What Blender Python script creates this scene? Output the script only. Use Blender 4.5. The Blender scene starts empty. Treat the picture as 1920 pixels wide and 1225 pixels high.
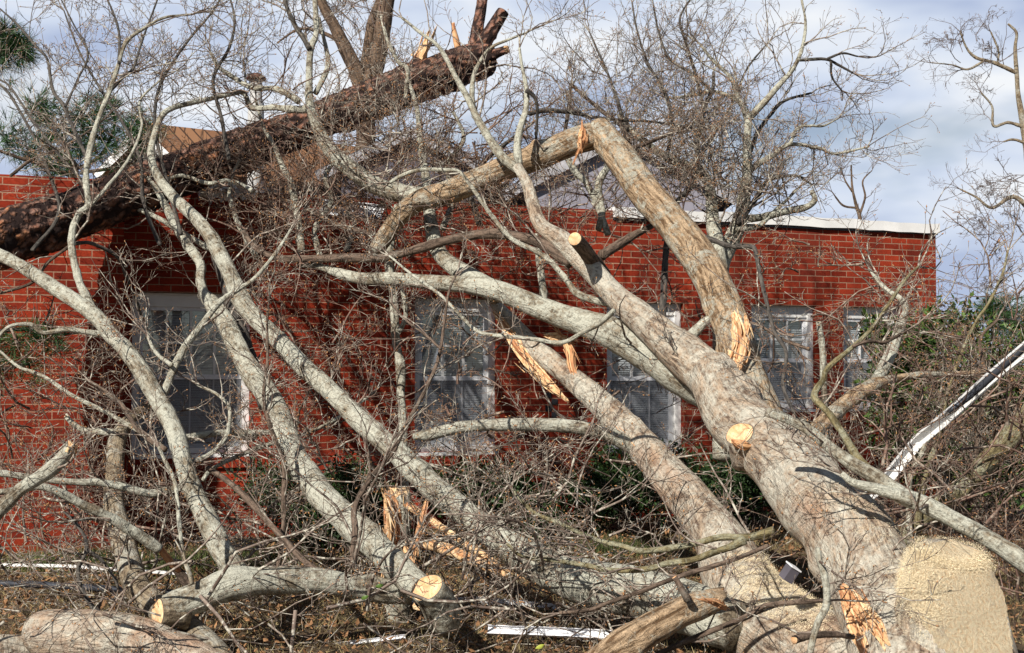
import bpy, math, random
import numpy as np
from mathutils import Vector, Matrix
R = math.radians
rng = np.random.default_rng(7); random.seed(7)
C = bpy.context.scene.collection
# ---------------------------------------------------------------- camera
F = 2400.0; CH = 1.6; PITCH = math.atan(77.5/2400)
cam = bpy.data.cameras.new('camera'); camo = bpy.data.objects.new('camera', cam); C.objects.link(camo)
camo.location = (0, 0, CH); camo.rotation_euler = (R(90)+PITCH, 0, 0)
cam.sensor_width = 36; cam.lens = 36*F/1920; cam.clip_end = 3000; cam.clip_start = .1
bpy.context.scene.camera = camo
# ---------------------------------------------------------------- light
SUN_EL, SUN_AZ = R(38), R(211)           # azimuth measured clockwise from +Y (behind and left of the camera)
sd = Vector((math.sin(SUN_AZ)*math.cos(SUN_EL), math.cos(SUN_AZ)*math.cos(SUN_EL), math.sin(SUN_EL)))
sl = bpy.data.lights.new('sun', 'SUN'); sl.energy = 5.0; sl.angle = R(.55); sl.color = (1, .945, .86)
so = bpy.data.objects.new('sun', sl); C.objects.link(so); so.rotation_euler = sd.to_track_quat('Z', 'Y').to_euler()
W = bpy.data.worlds.new('World'); bpy.context.scene.world = W; W.use_nodes = True
def build_world():
    nt = W.node_tree; N = nt.nodes; L = nt.links
    for n in list(N): N.remove(n)
    out = N.new('ShaderNodeOutputWorld'); bg = N.new('ShaderNodeBackground'); L.new(bg.outputs[0], out.inputs[0])
    sky = N.new('ShaderNodeTexSky'); sky.sky_type = 'NISHITA'; sky.sun_disc = False
    sky.sun_elevation = SUN_EL; sky.sun_rotation = SUN_AZ
    sky.dust_density = .6
    tc = N.new('ShaderNodeTexCoord')
    mp = N.new('ShaderNodeMapping'); mp.inputs['Scale'].default_value = (1.0, 1.0, 2.1); mp.inputs['Location'].default_value = (.37, .2, .15)
    L.new(tc.outputs['Generated'], mp.inputs[0])
    no = N.new('ShaderNodeTexNoise'); no.inputs['Scale'].default_value = 3.4; no.inputs['Detail'].default_value = 5; no.inputs['Roughness'].default_value = .5
    L.new(mp.outputs[0], no.inputs['Vector'])
    cr = N.new('ShaderNodeValToRGB'); cr.color_ramp.elements[0].position = .30; cr.color_ramp.elements[1].position = .46
    L.new(no.outputs['Fac'], cr.inputs[0])
    n2 = N.new('ShaderNodeTexNoise'); n2.inputs['Scale'].default_value = 4.6; n2.inputs['Detail'].default_value = 4
    mp2 = N.new('ShaderNodeMapping'); mp2.inputs['Scale'].default_value = (1, 1, 2.6); mp2.inputs['Location'].default_value = (3.1, 1.2, .4)
    L.new(tc.outputs['Generated'], mp2.inputs[0]); L.new(mp2.outputs[0], n2.inputs['Vector'])
    cc = N.new('ShaderNodeValToRGB')
    e = cc.color_ramp.elements
    e[0].position = .38; e[0].color = (7.0, 8.3, 11.3, 1); e[1].position = .62; e[1].color = (14.0, 14.4, 14.9, 1)
    m = e.new(.49); m.color = (10.2, 11.4, 13.6, 1)
    L.new(n2.outputs['Fac'], cc.inputs[0])
    sz = N.new('ShaderNodeSeparateXYZ'); L.new(tc.outputs['Generated'], sz.inputs[0])
    mr = N.new('ShaderNodeMapRange'); mr.inputs[1].default_value = .33; mr.inputs[2].default_value = .5; mr.inputs[3].default_value = 1; mr.inputs[4].default_value = .12
    L.new(sz.outputs[2], mr.inputs[0]); mm = N.new('ShaderNodeMath'); mm.operation = 'MULTIPLY'
    L.new(cr.outputs[0], mm.inputs[0]); L.new(mr.outputs[0], mm.inputs[1])
    my = N.new('ShaderNodeMapRange'); my.inputs[1].default_value = .3; my.inputs[2].default_value = .85; my.inputs[3].default_value = .05; my.inputs[4].default_value = 1
    L.new(sz.outputs[1], my.inputs[0]); m3 = N.new('ShaderNodeMath'); m3.operation = 'MULTIPLY'
    L.new(mm.outputs[0], m3.inputs[0]); L.new(my.outputs[0], m3.inputs[1]); mm = m3
    mx = N.new('ShaderNodeMix'); mx.data_type = 'RGBA'
    L.new(mm.outputs[0], mx.inputs[0]); L.new(sky.outputs[0], mx.inputs[6]); L.new(cc.outputs[0], mx.inputs[7])
    L.new(mx.outputs[2], bg.inputs[0]); bg.inputs[1].default_value = .05
build_world()
vs = bpy.context.scene.view_settings; vs.view_transform = 'Standard'; vs.look = 'None'; vs.exposure = .38; vs.gamma = 1
# ---------------------------------------------------------------- geometry of the place
sp, cp = math.sin(PITCH), math.cos(PITCH)
def PR(px, py, D):
    a = (px-960)/F; b = (612.5-py)/F
    return np.array([a*D, (cp-b*sp)*D, CH+(sp+b*cp)*D])
TH = math.atan(2400/6040.); CT, ST = math.cos(TH), math.sin(TH)
def remap(D):   # spreads the fallen wood out between the camera and the wall
    return D if D < 7 or D > 13 else 7+(D-7)*1.45 if D < 10 else 11.35+(D-10)*.55
def P(px, py, D): return PR(px, py, remap(D))
W0 = PR(75, 690, 11.43); NO = np.array([ST, -CT, 0.])       # outward normal of the long wall
def wall_s(px):
    a = (px-960)/F; b = (612.5-690)/F
    d = np.array([a, cp-b*sp, sp+b*cp]); t = np.dot(W0-np.array([0, 0, CH]), NO)/np.dot(d, NO)
    p = np.array([0, 0, CH])+d*t
    return (p[0]-W0[0])*CT+(p[1]-W0[1])*ST
S_END = wall_s(1757)
CORNER = np.array([W0[0]+CT*S_END, W0[1]+ST*S_END, 0.])
def wall_depth(px): return 11.43*6925/(7000-px)
# ---------------------------------------------------------------- materials
MATS = {}
def node_mat(name, fn):
    m = bpy.data.materials.new(name); m.use_nodes = True; nt = m.node_tree
    b = nt.nodes['Principled BSDF']; b.inputs['Specular IOR Level'].default_value = .25
    fn(nt, nt.nodes, nt.links, b); MATS[name] = m; return m
def noise(N, L, vec, scale, det=4, rough=.6, dist=0):
    n = N.new('ShaderNodeTexNoise'); n.inputs['Scale'].default_value = scale; n.inputs['Detail'].default_value = det
    n.inputs['Roughness'].default_value = rough; n.inputs['Distortion'].default_value = dist
    if vec is not None: L.new(vec, n.inputs['Vector'])
    return n.outputs['Fac']
def ramp(N, L, fac, stops):
    r = N.new('ShaderNodeValToRGB'); e = r.color_ramp.elements
    while len(e) < len(stops): e.new(.5)
    for k, (p, c) in enumerate(stops):
        e[k].position = p; e[k].color = (c, c, c, 1) if isinstance(c, (int, float)) else (*c, 1)
    L.new(fac, r.inputs[0]); return r.outputs[0]
def mix(N, L, fac, a, b, mode='MIX'):
    m = N.new('ShaderNodeMix'); m.data_type = 'RGBA'; m.blend_type = mode
    for i, v in ((0, fac), (6, a), (7, b)):
        if hasattr(v, 'links'): L.new(v, m.inputs[i])
        elif i == 0: m.inputs[0].default_value = v
        else: m.inputs[i].default_value = (*v, 1)
    return m.outputs[2]
def mapping(N, L, vec, sc, loc=(0, 0, 0)):
    m = N.new('ShaderNodeMapping'); m.inputs['Scale'].default_value = sc; m.inputs['Location'].default_value = loc
    L.new(vec, m.inputs[0]); return m.outputs[0]
def bump(N, L, b, h, s, dist):
    bp = N.new('ShaderNodeBump'); bp.inputs['Strength'].default_value = s; bp.inputs['Distance'].default_value = dist
    L.new(h, bp.inputs['Height']); L.new(bp.outputs[0], b.inputs['Normal'])
def math_(N, L, op, a, b):
    m = N.new('ShaderNodeMath'); m.operation = op
    for i, v in ((0, a), (1, b)):
        if hasattr(v, 'links'): L.new(v, m.inputs[i])
        else: m.inputs[i].default_value = v
    return m.outputs[0]
def bark(name, dark, light, lichen, lo, hi, fiss=1.0, bs=.5, ridge=14, rust=None):
    def fn(nt, N, L, b):
        at = N.new('ShaderNodeAttribute'); at.attribute_name = 'bco'; v = at.outputs['Vector']
        oi = N.new('ShaderNodeObjectInfo')
        fis = noise(N, L, mapping(N, L, v, (1, 1, .22)), ridge*3.2, 6, .68, .5)
        ring = noise(N, L, mapping(N, L, v, (.5, .5, 4)), 9, 4, .65, .4)
        base = mix(N, L, ramp(N, L, fis, [(.40, 0), (.57, 1)]), dark, light)
        base = mix(N, L, math_(N, L, 'MULTIPLY', ramp(N, L, ring, [(.55, 0), (.66, 1)]), .35), base, dark)
        big = noise(N, L, v, 4.2, 8, .72, .8)
        sm = noise(N, L, v, 34, 5, .7, .3)
        s = math_(N, L, 'ADD', math_(N, L, 'MULTIPLY', big, .62), math_(N, L, 'MULTIPLY', sm, .38))
        lf = ramp(N, L, s, [(lo, 0), (hi, 1)])
        lc2 = mix(N, L, noise(N, L, v, 60, 3), lichen, tuple(x*.62 for x in lichen))
        col = mix(N, L, lf, base, lc2)
        if rust:
            rf = noise(N, L, mapping(N, L, v, (1, 1, .5), (3, 1, 2)), 3.0, 5, .6, .5)
            col = mix(N, L, math_(N, L, 'MULTIPLY', ramp(N, L, rf, [(.55, 0), (.70, 1)]), .7), col, rust)
        spk = ramp(N, L, noise(N, L, v, 62, 4, .75), [(.33, .4), (.46, 1)])
        col = mix(N, L, 1., col, spk, 'MULTIPLY')
        L.new(col, b.inputs['Base Color']); b.inputs['Roughness'].default_value = .9
        h = math_(N, L, 'ADD', math_(N, L, 'MULTIPLY', fis, fiss), math_(N, L, 'ADD', math_(N, L, 'MULTIPLY', sm, .5), math_(N, L, 'MULTIPLY', ring, .5)))
        bump(N, L, b, h, bs, .03)
    return node_mat(name, fn)
bark('lichen', (.075, .055, .035), (.30, .245, .17), (.64, .63, .52), .42, .54, 1.4, .8)
bark('pale', (.15, .10, .07), (.50, .38, .27), (.74, .69, .57), .44, .57, 1.8, .9, 9, rust=(.42, .25, .16))
bark('tan', (.17, .10, .05), (.60, .43, .27), (.62, .59, .48), .49, .57, 2., 1., 9)
bark('brown', (.06, .042, .03), (.19, .135, .10), (.33, .32, .27), .55, .70, 1.2, .6)
bark('dark', (.035, .032, .03), (.115, .10, .085), (.25, .26, .22), .56, .72, 1., .5)
bark('moss', (.10, .08, .04), (.27, .22, .11), (.46, .45, .32), .47, .60, 1.3, .8)
bark('greytan', (.12, .085, .055), (.34, .27, .18), (.52, .50, .42), .49, .60, 1.2, .8)
bark('bgbark', (.06, .04, .028), (.18, .12, .08), (.26, .19, .14), .5, .7, 1.5, .8, 6)
def pinefn(nt, N, L, b):
    at = N.new('ShaderNodeAttribute'); at.attribute_name = 'bco'; v = at.outputs['Vector']
    vo = N.new('ShaderNodeTexVoronoi'); vo.feature = 'F1'; vo.inputs['Scale'].default_value = 15
    wv = N.new('ShaderNodeVectorMath'); wv.operation = 'ADD'
    nn = N.new('ShaderNodeTexNoise'); nn.inputs['Scale'].default_value = 14; L.new(v, nn.inputs['Vector'])
    sc = N.new('ShaderNodeVectorMath'); sc.operation = 'SCALE'; sc.inputs[3].default_value = .09
    L.new(nn.outputs['Color'], sc.inputs[0])
    L.new(mapping(N, L, v, (1, 1, .5)), wv.inputs[0]); L.new(sc.outputs[0], wv.inputs[1]); L.new(wv.outputs[0], vo.inputs['Vector'])
    pl = ramp(N, L, vo.outputs['Distance'], [(.2, 1), (.6, 0)])
    plate = mix(N, L, vo.outputs['Color'], (.36, .15, .085), (.15, .065, .045))
    pn = noise(N, L, v, 22, 6, .7)
    plate = mix(N, L, ramp(N, L, pn, [(.4, 0), (.65, 1)]), plate, (.27, .18, .145))
    plate = mix(N, L, ramp(N, L, noise(N, L, v, 3.4, 5, .6), [(.55, 0), (.68, 1)]), plate, (.50, .21, .09))
    col = mix(N, L, pl, (.025, .014, .012), plate)
    L.new(col, b.inputs['Base Color']); b.inputs['Roughness'].default_value = .9
    bump(N, L, b, math_(N, L, 'ADD', pl, math_(N, L, 'MULTIPLY', pn, .7)), .9, .03)
node_mat('pine', pinefn)
def woodfn(c1, c2, c3, sc=26):
    def fn(nt, N, L, b):
        at = N.new('ShaderNodeAttribute'); at.attribute_name = 'bco'; v = at.outputs['Vector']
        n = noise(N, L, mapping(N, L, v, (1, 1, .09)), sc, 5, .65, .2)
        col = mix(N, L, ramp(N, L, n, [(.35, 0), (.6, 1)]), c1, c2)
        n2 = noise(N, L, v, 7, 4, .6)
        col = mix(N, L, ramp(N, L, n2, [(.5, 0), (.68, 1)]), col, c3)
        L.new(col, b.inputs['Base Color']); b.inputs['Roughness'].default_value = .75
        bump(N, L, b, n, .7, .012)
    return fn
node_mat('wood', woodfn((.42, .19, .08), (.80, .55, .30), (.86, .70, .47)))
node_mat('rustwood', woodfn((.30, .11, .05), (.62, .33, .16), (.74, .50, .28)))
def cutfn(nt, N, L, b):
    at = N.new('ShaderNodeAttribute'); at.attribute_name = 'bco'; v = at.outputs['Vector']
    n = noise(N, L, mapping(N, L, v, (1, .25, 1)), 30, 5, .65)
    col = mix(N, L, ramp(N, L, n, [(.35, 0), (.62, 1)]), (.60, .33, .14), (.84, .62, .38))
    ln_ = N.new('ShaderNodeVectorMath'); ln_.operation = 'LENGTH'; L.new(v, ln_.inputs[0])
    rg = math_(N, L, 'SINE', math_(N, L, 'ADD', math_(N, L, 'MULTIPLY', ln_.outputs['Value'], 620.), math_(N, L, 'MULTIPLY', n, 6.)), 0)
    col = mix(N, L, math_(N, L, 'MULTIPLY', ramp(N, L, rg, [(.3, 0), (.9, 1)]), .45), col, (.50, .27, .13))
    hw = ramp(N, L, ln_.outputs['Value'], [(.005, .6), (.03, 0)])
    col = mix(N, L, hw, col, (.50, .25, .12))
    n2 = noise(N, L, v, 9, 4, .6)
    col = mix(N, L, ramp(N, L, n2, [(.55, 0), (.68, 1)]), col, (.66, .36, .20))
    L.new(col, b.inputs['Base Color']); b.inputs['Roughness'].default_value = .8
    bump(N, L, b, n, .4, .01)
node_mat('cut', cutfn)
def simple(name, col, rough=.6, metal=0, var=.25, sc=8, bs=0):
    def fn(nt, N, L, b):
        tc = N.new('ShaderNodeTexCoord'); n = noise(N, L, tc.outputs['Object'], sc, 5, .65)
        c = mix(N, L, ramp(N, L, n, [(.35, 0), (.65, 1)]), tuple(x*(1-var) for x in col), col)
        L.new(c, b.inputs['Base Color']); b.inputs['Roughness'].default_value = rough; b.inputs['Metallic'].default_value = metal
        if bs: bump(N, L, b, n, bs, .02)
    return node_mat(name, fn)
def twigfn(c1, c2, c3):
    def fn(nt, N, L, b):
        tc = N.new('ShaderNodeTexCoord'); n = noise(N, L, tc.outputs['Object'], 3.0, 3, .6); n2 = noise(N, L, tc.outputs['Object'], 21, 4, .7)
        c = mix(N, L, ramp(N, L, n, [(.4, 0), (.6, 1)]), c1, c2)
        c = mix(N, L, ramp(N, L, n2, [(.5, 0), (.62, 1)]), c, c3)
        L.new(c, b.inputs['Base Color']); b.inputs['Roughness'].default_value = .7
    return fn
node_mat('twig', twigfn((.23, .175, .14), (.09, .062, .048), (.50, .47, .39)))
node_mat('twigred', twigfn((.20, .12, .09), (.09, .055, .04), (.34, .28, .22)))
node_mat('twigfar', twigfn((.17, .13, .115), (.13, .10, .09), (.24, .20, .18)))
simple('bud', (.52, .27, .12), .6, 0, .5, 30)
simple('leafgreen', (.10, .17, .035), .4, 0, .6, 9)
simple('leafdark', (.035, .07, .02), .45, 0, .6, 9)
simple('leafyellow', (.42, .46, .08), .45, 0, .4, 9)
simple('needle', (.05, .11, .035), .5, 0, .5, 6)
simple('whitemetal', (.80, .79, .77), .4, 0, .12, 5, .05)
simple('darkmetal', (.07, .075, .09), .45, .2, .3, 5)
simple('trim', (.80, .80, .82), .5, 0, .15, 7, .05)
simple('trimgrey', (.80, .80, .82), .5, 0, .15, 7, .05)
simple('blind', (.50, .52, .53), .5, 0, .08, 3)
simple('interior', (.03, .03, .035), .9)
simple('rooftar', (.10, .10, .11), .9, 0, .4, 20, .3)
simple('siding', (.24, .23, .27), .7, 0, .12, 4, .1)
simple('rustcap', (.14, .06, .04), .8, 0, .4, 20)
simple('chimneywhite', (.50, .49, .47), .7, 0, .3, 8)
def shingle(nt, N, L, b):
    tc = N.new('ShaderNodeTexCoord'); br = N.new('ShaderNodeTexBrick')
    L.new(tc.outputs['Object'], br.inputs['Vector']); br.inputs['Scale'].default_value = 1
    br.inputs['Brick Width'].default_value = .3; br.inputs['Row Height'].default_value = .14; br.inputs['Mortar Size'].default_value = .012
    br.inputs['Color1'].default_value = (.33, .17, .09, 1); br.inputs['Color2'].default_value = (.24, .12, .065, 1); br.inputs['Mortar'].default_value = (.08, .045, .03, 1)
    L.new(br.outputs['Color'], b.inputs['Base Color']); b.inputs['Roughness'].default_value = .9
node_mat('shingle', shingle)
def brickfn(rot):
    def fn(nt, N, L, b):
        tc = N.new('ShaderNodeTexCoord'); sx = N.new('ShaderNodeSeparateXYZ'); L.new(tc.outputs['Object'], sx.inputs[0])
        cb = N.new('ShaderNodeCombineXYZ')
        wob = noise(N, L, tc.outputs['Object'], 9, 3, .6)
        wz = math_(N, L, 'ADD', sx.outputs['Z'], math_(N, L, 'MULTIPLY', math_(N, L, 'SUBTRACT', wob, .5), .012))
        xx = math_(N, L, 'ADD', sx.outputs['X'], sx.outputs['Y'])
        if rot: L.new(wz, cb.inputs[0]); L.new(xx, cb.inputs[1])
        else: L.new(xx, cb.inputs[0]); L.new(wz, cb.inputs[1])
        br = N.new('ShaderNodeTexBrick'); L.new(cb.outputs[0], br.inputs['Vector'])
        br.inputs['Scale'].default_value = 1; br.inputs['Brick Width'].default_value = .212; br.inputs['Row Height'].default_value = .0677
        br.inputs['Mortar Size'].default_value = .0058; br.inputs['Mortar Smooth'].default_value = .25; br.inputs['Bias'].default_value = 0
        br.inputs['Color1'].default_value = (.38, .046, .017, 1); br.inputs['Color2'].default_value = (.21, .023, .010, 1)
        br.inputs['Mortar'].default_value = (.42, .25, .165, 1)
        n1 = noise(N, L, tc.outputs['Object'], 2.3, 5, .65); n2 = noise(N, L, tc.outputs['Object'], 46, 5, .7)
        col = mix(N, L, 1., br.outputs['Color'], ramp(N, L, n1, [(.3, (.55, .50, .50)), (.7, (1.15, 1.1, 1.1))]), 'MULTIPLY')
        col = mix(N, L, 1., col, ramp(N, L, n2, [(.3, .66), (.6, 1.05)]), 'MULTIPLY')
        # pale weathered streaks and the odd scuffed brick
        n3 = noise(N, L, mapping(N, L, tc.outputs['Object'], (3, 1, 14)), 3.2, 6, .75)
        col = mix(N, L, math_(N, L, 'MULTIPLY', ramp(N, L, n3, [(.60, 0), (.72, 1)]), .45), col, (.50, .26, .17))
        n5 = noise(N, L, mapping(N, L, tc.outputs['Object'], (1.2, 1, .35), (5, 2, 7)), 1.6, 5, .6)
        col = mix(N, L, math_(N, L, 'MULTIPLY', ramp(N, L, n5, [(.50, 0), (.66, 1)]), .35), col, (.06, .02, .015))
        L.new(col, b.inputs['Base Color']); b.inputs['Roughness'].default_value = .85; b.inputs['Specular IOR Level'].default_value = .15
        h = math_(N, L, 'ADD', math_(N, L, 'MULTIPLY', br.outputs['Fac'], -1.), math_(N, L, 'MULTIPLY', n2, .35))
        bump(N, L, b, h, .8, .008)
    return fn
node_mat('brick', brickfn(False)); node_mat('brickv', brickfn(True))
def glassfn(nt, N, L, b):
    g = N.new('ShaderNodeBsdfGlossy'); g.inputs['Roughness'].default_value = .03; g.inputs['Color'].default_value = (.8, .88, 1, 1)
    t = N.new('ShaderNodeBsdfTransparent'); t.inputs['Color'].default_value = (.95, .96, .97, 1)
    m = N.new('ShaderNodeMixShader'); m.inputs[0].default_value = .2
    L.new(t.outputs[0], m.inputs[1]); L.new(g.outputs[0], m.inputs[2]); L.new(m.outputs[0], N['Material Output'].inputs[0])
node_mat('glass', glassfn)
def screenfn(nt, N, L, b):
    t = N.new('ShaderNodeBsdfTransparent'); m = N.new('ShaderNodeMixShader'); m.inputs[0].default_value = .42
    b.inputs['Base Color'].default_value = (.26, .27, .30, 1)
    L.new(t.outputs[0], m.inputs[1]); L.new(b.outputs[0], m.inputs[2]); L.new(m.outputs[0], N['Material Output'].inputs[0])
node_mat('screen', screenfn)
def groundfn(nt, N, L, b):
    tc = N.new('ShaderNodeTexCoord'); v = tc.outputs['Object']
    a = noise(N, L, v, 1.2, 6, .65); c = noise(N, L, v, 14, 6, .7)
    col = mix(N, L, ramp(N, L, a, [(.42, 0), (.6, 1)]), (.15, .10, .06), (.07, .06, .03))
    col = mix(N, L, ramp(N, L, c, [(.45, 0), (.6, 1)]), col, (.065, .04, .025))
    L.new(col, b.inputs['Base Color']); b.inputs['Roughness'].default_value = .95
    bump(N, L, b, c, 1, .05)
node_mat('ground', groundfn)
def sawfn(nt, N, L, b):
    at = N.new('ShaderNodeAttribute'); at.attribute_name = 'bco'; v = at.outputs['Vector']
    n = noise(N, L, v, 70, 5, .8); n2 = noise(N, L, v, 5, 5, .65)
    col = mix(N, L, ramp(N, L, n, [(.36, 0), (.54, 1)]), (.86, .60, .34), (1.0, .84, .58))
    n4 = noise(N, L, v, 40, 4, .7)
    grey = mix(N, L, ramp(N, L, n4, [(.4, 0), (.6, 1)]), (.22, .17, .14), (.60, .52, .44))
    col = mix(N, L, ramp(N, L, n2, [(.56, 0), (.70, .75)]), col, grey)
    L.new(col, b.inputs['Base Color']); b.inputs['Roughness'].default_value = .95
    wv = noise(N, L, mapping(N, L, v, (1, 1, 3)), 16, 5, .8, 1.2)
    bump(N, L, b, math_(N, L, 'ADD', n, wv), 1, .045)
node_mat('sawdust', sawfn)
# ---------------------------------------------------------------- object helpers
def prop(o, label=None, cat=None, group=None, kind=None):
    if label: o['label'] = label
    if cat: o['category'] = cat
    if group: o['group'] = group
    if kind: o['kind'] = kind
    return o
def empty(name, loc, label, cat, group=None, rz=0):
    o = bpy.data.objects.new(name, None); C.objects.link(o); o.location = Vector(loc); o.rotation_euler = (0, 0, rz); o.empty_display_size = .2
    return prop(o, label, cat, group)
def mesh(name, V, faces, mats, parent=None, smooth=True, midx=None, bco=None, world=True):
    """V (n,3) array; faces: list of arrays of (m,k) indices. world: V is in world space -> made local to parent's location."""
    V = np.asarray(V, float)
    if parent is not None and world: V = V-np.array(parent.location)
    me = bpy.data.meshes.new(name)
    me.vertices.add(len(V)); me.vertices.foreach_set('co', V.astype(np.float32).ravel())
    faces = [np.asarray(f, np.int32) for f in faces if len(f)]
    tot = np.concatenate([np.full(len(f), f.shape[1], np.int32) for f in faces])
    loop = np.concatenate([f.ravel() for f in faces])
    me.loops.add(len(loop)); me.loops.foreach_set('vertex_index', loop)
    st = np.concatenate([[0], np.cumsum(tot)[:-1]]).astype(np.int32)
    me.polygons.add(len(tot)); me.polygons.foreach_set('loop_start', st); me.polygons.foreach_set('loop_total', tot)
    me.polygons.foreach_set('use_smooth', np.full(len(tot), smooth))
    if midx is not None: me.polygons.foreach_set('material_index', np.asarray(midx, np.int32))
    me.update(calc_edges=True)
    if bco is not None:
        a = me.attributes.new('bco', 'FLOAT_VECTOR', 'POINT'); a.data.foreach_set('vector', np.asarray(bco, np.float32).ravel())
    for m in (mats if isinstance(mats, (list, tuple)) else [mats]): me.materials.append(MATS[m])
    o = bpy.data.objects.new(name, me); C.objects.link(o)
    if parent is not None: o.parent = parent
    return o
def boxes(name, bl, mat, parent=None, smooth=False, world=False):
    V = []; Fq = []
    for b in bl:
        x0, y0, z0, x1, y1, z1 = b; k = len(V)
        V += [(x0, y0, z0), (x1, y0, z0), (x1, y1, z0), (x0, y1, z0), (x0, y0, z1), (x1, y0, z1), (x1, y1, z1), (x0, y1, z1)]
        Fq += [[k+i for i in f] for f in ((0, 3, 2, 1), (4, 5, 6, 7), (0, 1, 5, 4), (1, 2, 6, 5), (2, 3, 7, 6), (3, 0, 4, 7))]
    return mesh(name, V, [np.array(Fq)], mat, parent, smooth, world=world)
def poly(name, V, faces, mat, parent=None, world=False):
    tri = [f for f in faces if len(f) == 3]; q = [f for f in faces if len(f) == 4]
    return mesh(name, V, [np.array(tri), np.array(q)], mat, parent, False, world=world)
def snoise(p, sc, seed, octv=3):
    r = np.random.default_rng(seed); out = np.zeros(len(p)); a = 1.; tot = 0
    for o in range(octv):
        for k in range(5):
            d = r.normal(size=3); d *= sc*(2**o)*r.uniform(.6, 1.4)/np.linalg.norm(d)
            out += a*np.sin(p@d+r.uniform(0, 6.28))
        tot += a*2.2; a *= .55
    return out/tot
def nrm(a): return a/np.maximum(np.linalg.norm(a, axis=-1, keepdims=True), 1e-9)
def catmull(K, step):
    K = np.asarray(K, float); K = np.vstack([2*K[0]-K[1], K, 2*K[-1]-K[-2]]); out = []
    for i in range(1, len(K)-2):
        p0, p1, p2, p3 = K[i-1], K[i], K[i+1], K[i+2]
        n = max(2, int(np.linalg.norm(p2[:3]-p1[:3])/step))
        for t in np.linspace(0, 1, n, endpoint=False):
            out.append(.5*((2*p1)+(-p0+p2)*t+(2*p0-5*p1+4*p2-p3)*t*t+(-p0+3*p1-3*p2+p3)*t**3))
    out.append(K[-2]); out = np.array(out); out[:, 3] = np.maximum(out[:, 3], .0015); return out
def frames(c):
    t = nrm(np.gradient(c, axis=0)); n = np.zeros_like(t)
    a = np.array([0, 0, 1.]) if abs(t[0][2]) < .9 else np.array([1., 0, 0])
    n[0] = nrm(np.cross(np.cross(t[0], a), t[0]))
    for i in range(1, len(t)):
        v = n[i-1]-t[i]*np.dot(n[i-1], t[i]); n[i] = nrm(v)
    return t, n, np.cross(t, n)
SEED = [100]
def limb(name, K, mat, parent, ends='', rough=.06, plate=0, jag=0, flute=0, fine=False):
    """tapered limb along K rows (x,y,z,r). ends: 'C' cut start, 'c' cut end"""
    SEED[0] += 1; sd_ = SEED[0]
    rmax = max(k[3] for k in K); step = float(np.clip(rmax*.4, .02, .06))
    if plate: step = .022
    if fine: step = .014
    c = catmull(K, step); t, n, b = frames(c[:, :3]); r = c[:, 3]
    ns = 22 if flute else 10 if rmax < .03 else 16 if rmax < .09 else 28
    if plate: ns = 64
    if rmax > .18: ns = 110 if fine else max(ns, 48)
    ang = np.linspace(0, 2*math.pi, ns, endpoint=False); L = len(c)
    arc = np.concatenate([[0], np.cumsum(np.linalg.norm(np.diff(c[:, :3], axis=0), axis=1))])
    # gentle wander of the centre line
    w = np.stack([snoise(c[:, :3], 3.2, sd_+9), snoise(c[:, :3], 3.2, sd_+10)], 1)*(r*(.08 if plate else .24))[:, None]
    cc = c[:, :3]+n*w[:, :1]+b*w[:, 1:]
    dirs = n[:, None, :]*np.cos(ang)[None, :, None]+b[:, None, :]*np.sin(ang)[None, :, None]
    base = cc[:, None, :]+dirs*r[:, None, None]
    d = snoise(base.reshape(-1, 3), 2.2/max(rmax, .02)*.55, sd_).reshape(L, ns)
    d2 = snoise(base.reshape(-1, 3), 1/max(rmax, .02)*4.2, sd_+1, 2).reshape(L, ns)
    rr = r[:, None]*(1+rough*1.5*d+rough*.6*d2)
    if flute:
        c2 = np.cumsum(rng.normal(size=(L, ns))*.06, 0); rr = rr*(1+flute*(rng.uniform(-1, .8, ns)[None]+c2-c2.mean(0)))
        rr = rr*(1-.55*(rng.uniform(size=(L, ns)) < .05)); rr = np.maximum(rr, r[:, None]*.25)
    # knots
    for k in range(0 if flute else int(arc[-1]*2.2)):
        s0 = rng.uniform(0, arc[-1]); a0 = rng.uniform(0, 6.28); rk = np.interp(s0, arc, r)
        da = np.abs((ang[None]-a0+math.pi) % (2*math.pi)-math.pi)*rk; ds = (arc-s0)[:, None]
        rr = rr+rk*.22*np.exp(-(da**2+ds**2)/(rk*.38)**2)
    if plate:
        cell = .075; A = 2*math.pi*rmax
        m = int(A*arc[-1]/(cell*cell*1.7)); fp = np.stack([rng.uniform(0, A, m), rng.uniform(0, arc[-1], m)], 1)
        u = (ang/(2*math.pi)*A)[None, :]+np.zeros((L, 1)); vv = arc[:, None]+np.zeros((1, ns))
        q = np.stack([u.ravel(), vv.ravel()], 1); q = q+.02*np.stack([snoise(base.reshape(-1, 3), 22, 5), snoise(base.reshape(-1, 3), 22, 6)], 1)
        F1 = np.empty(len(q)); F2 = np.empty(len(q)); hh = rng.uniform(.4, 1, m); H = np.empty(len(q))
        for s in range(0, len(q), 2000):
            dx = np.abs(q[s:s+2000, None, 0]-fp[None, :, 0]); dx = np.minimum(dx, A-dx); dy = (q[s:s+2000, None, 1]-fp[None, :, 1])*.55
            dd = dx*dx+dy*dy; i2 = np.argpartition(dd, 1, axis=1)[:, :2]; v2 = np.sqrt(np.take_along_axis(dd, i2, 1)); o_ = np.argsort(v2, 1)
            v2 = np.take_along_axis(v2, o_, 1); i2 = np.take_along_axis(i2, o_, 1)
            F1[s:s+2000] = v2[:, 0]; F2[s:s+2000] = v2[:, 1]; H[s:s+2000] = hh[i2[:, 0]]
        e = np.clip((F2-F1)/.022, 0, 1).reshape(L, ns)*H.reshape(L, ns)
        rr = rr+plate*(e-.5)
    V = (cc[:, None, :]+dirs*rr[:, :, None])
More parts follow.
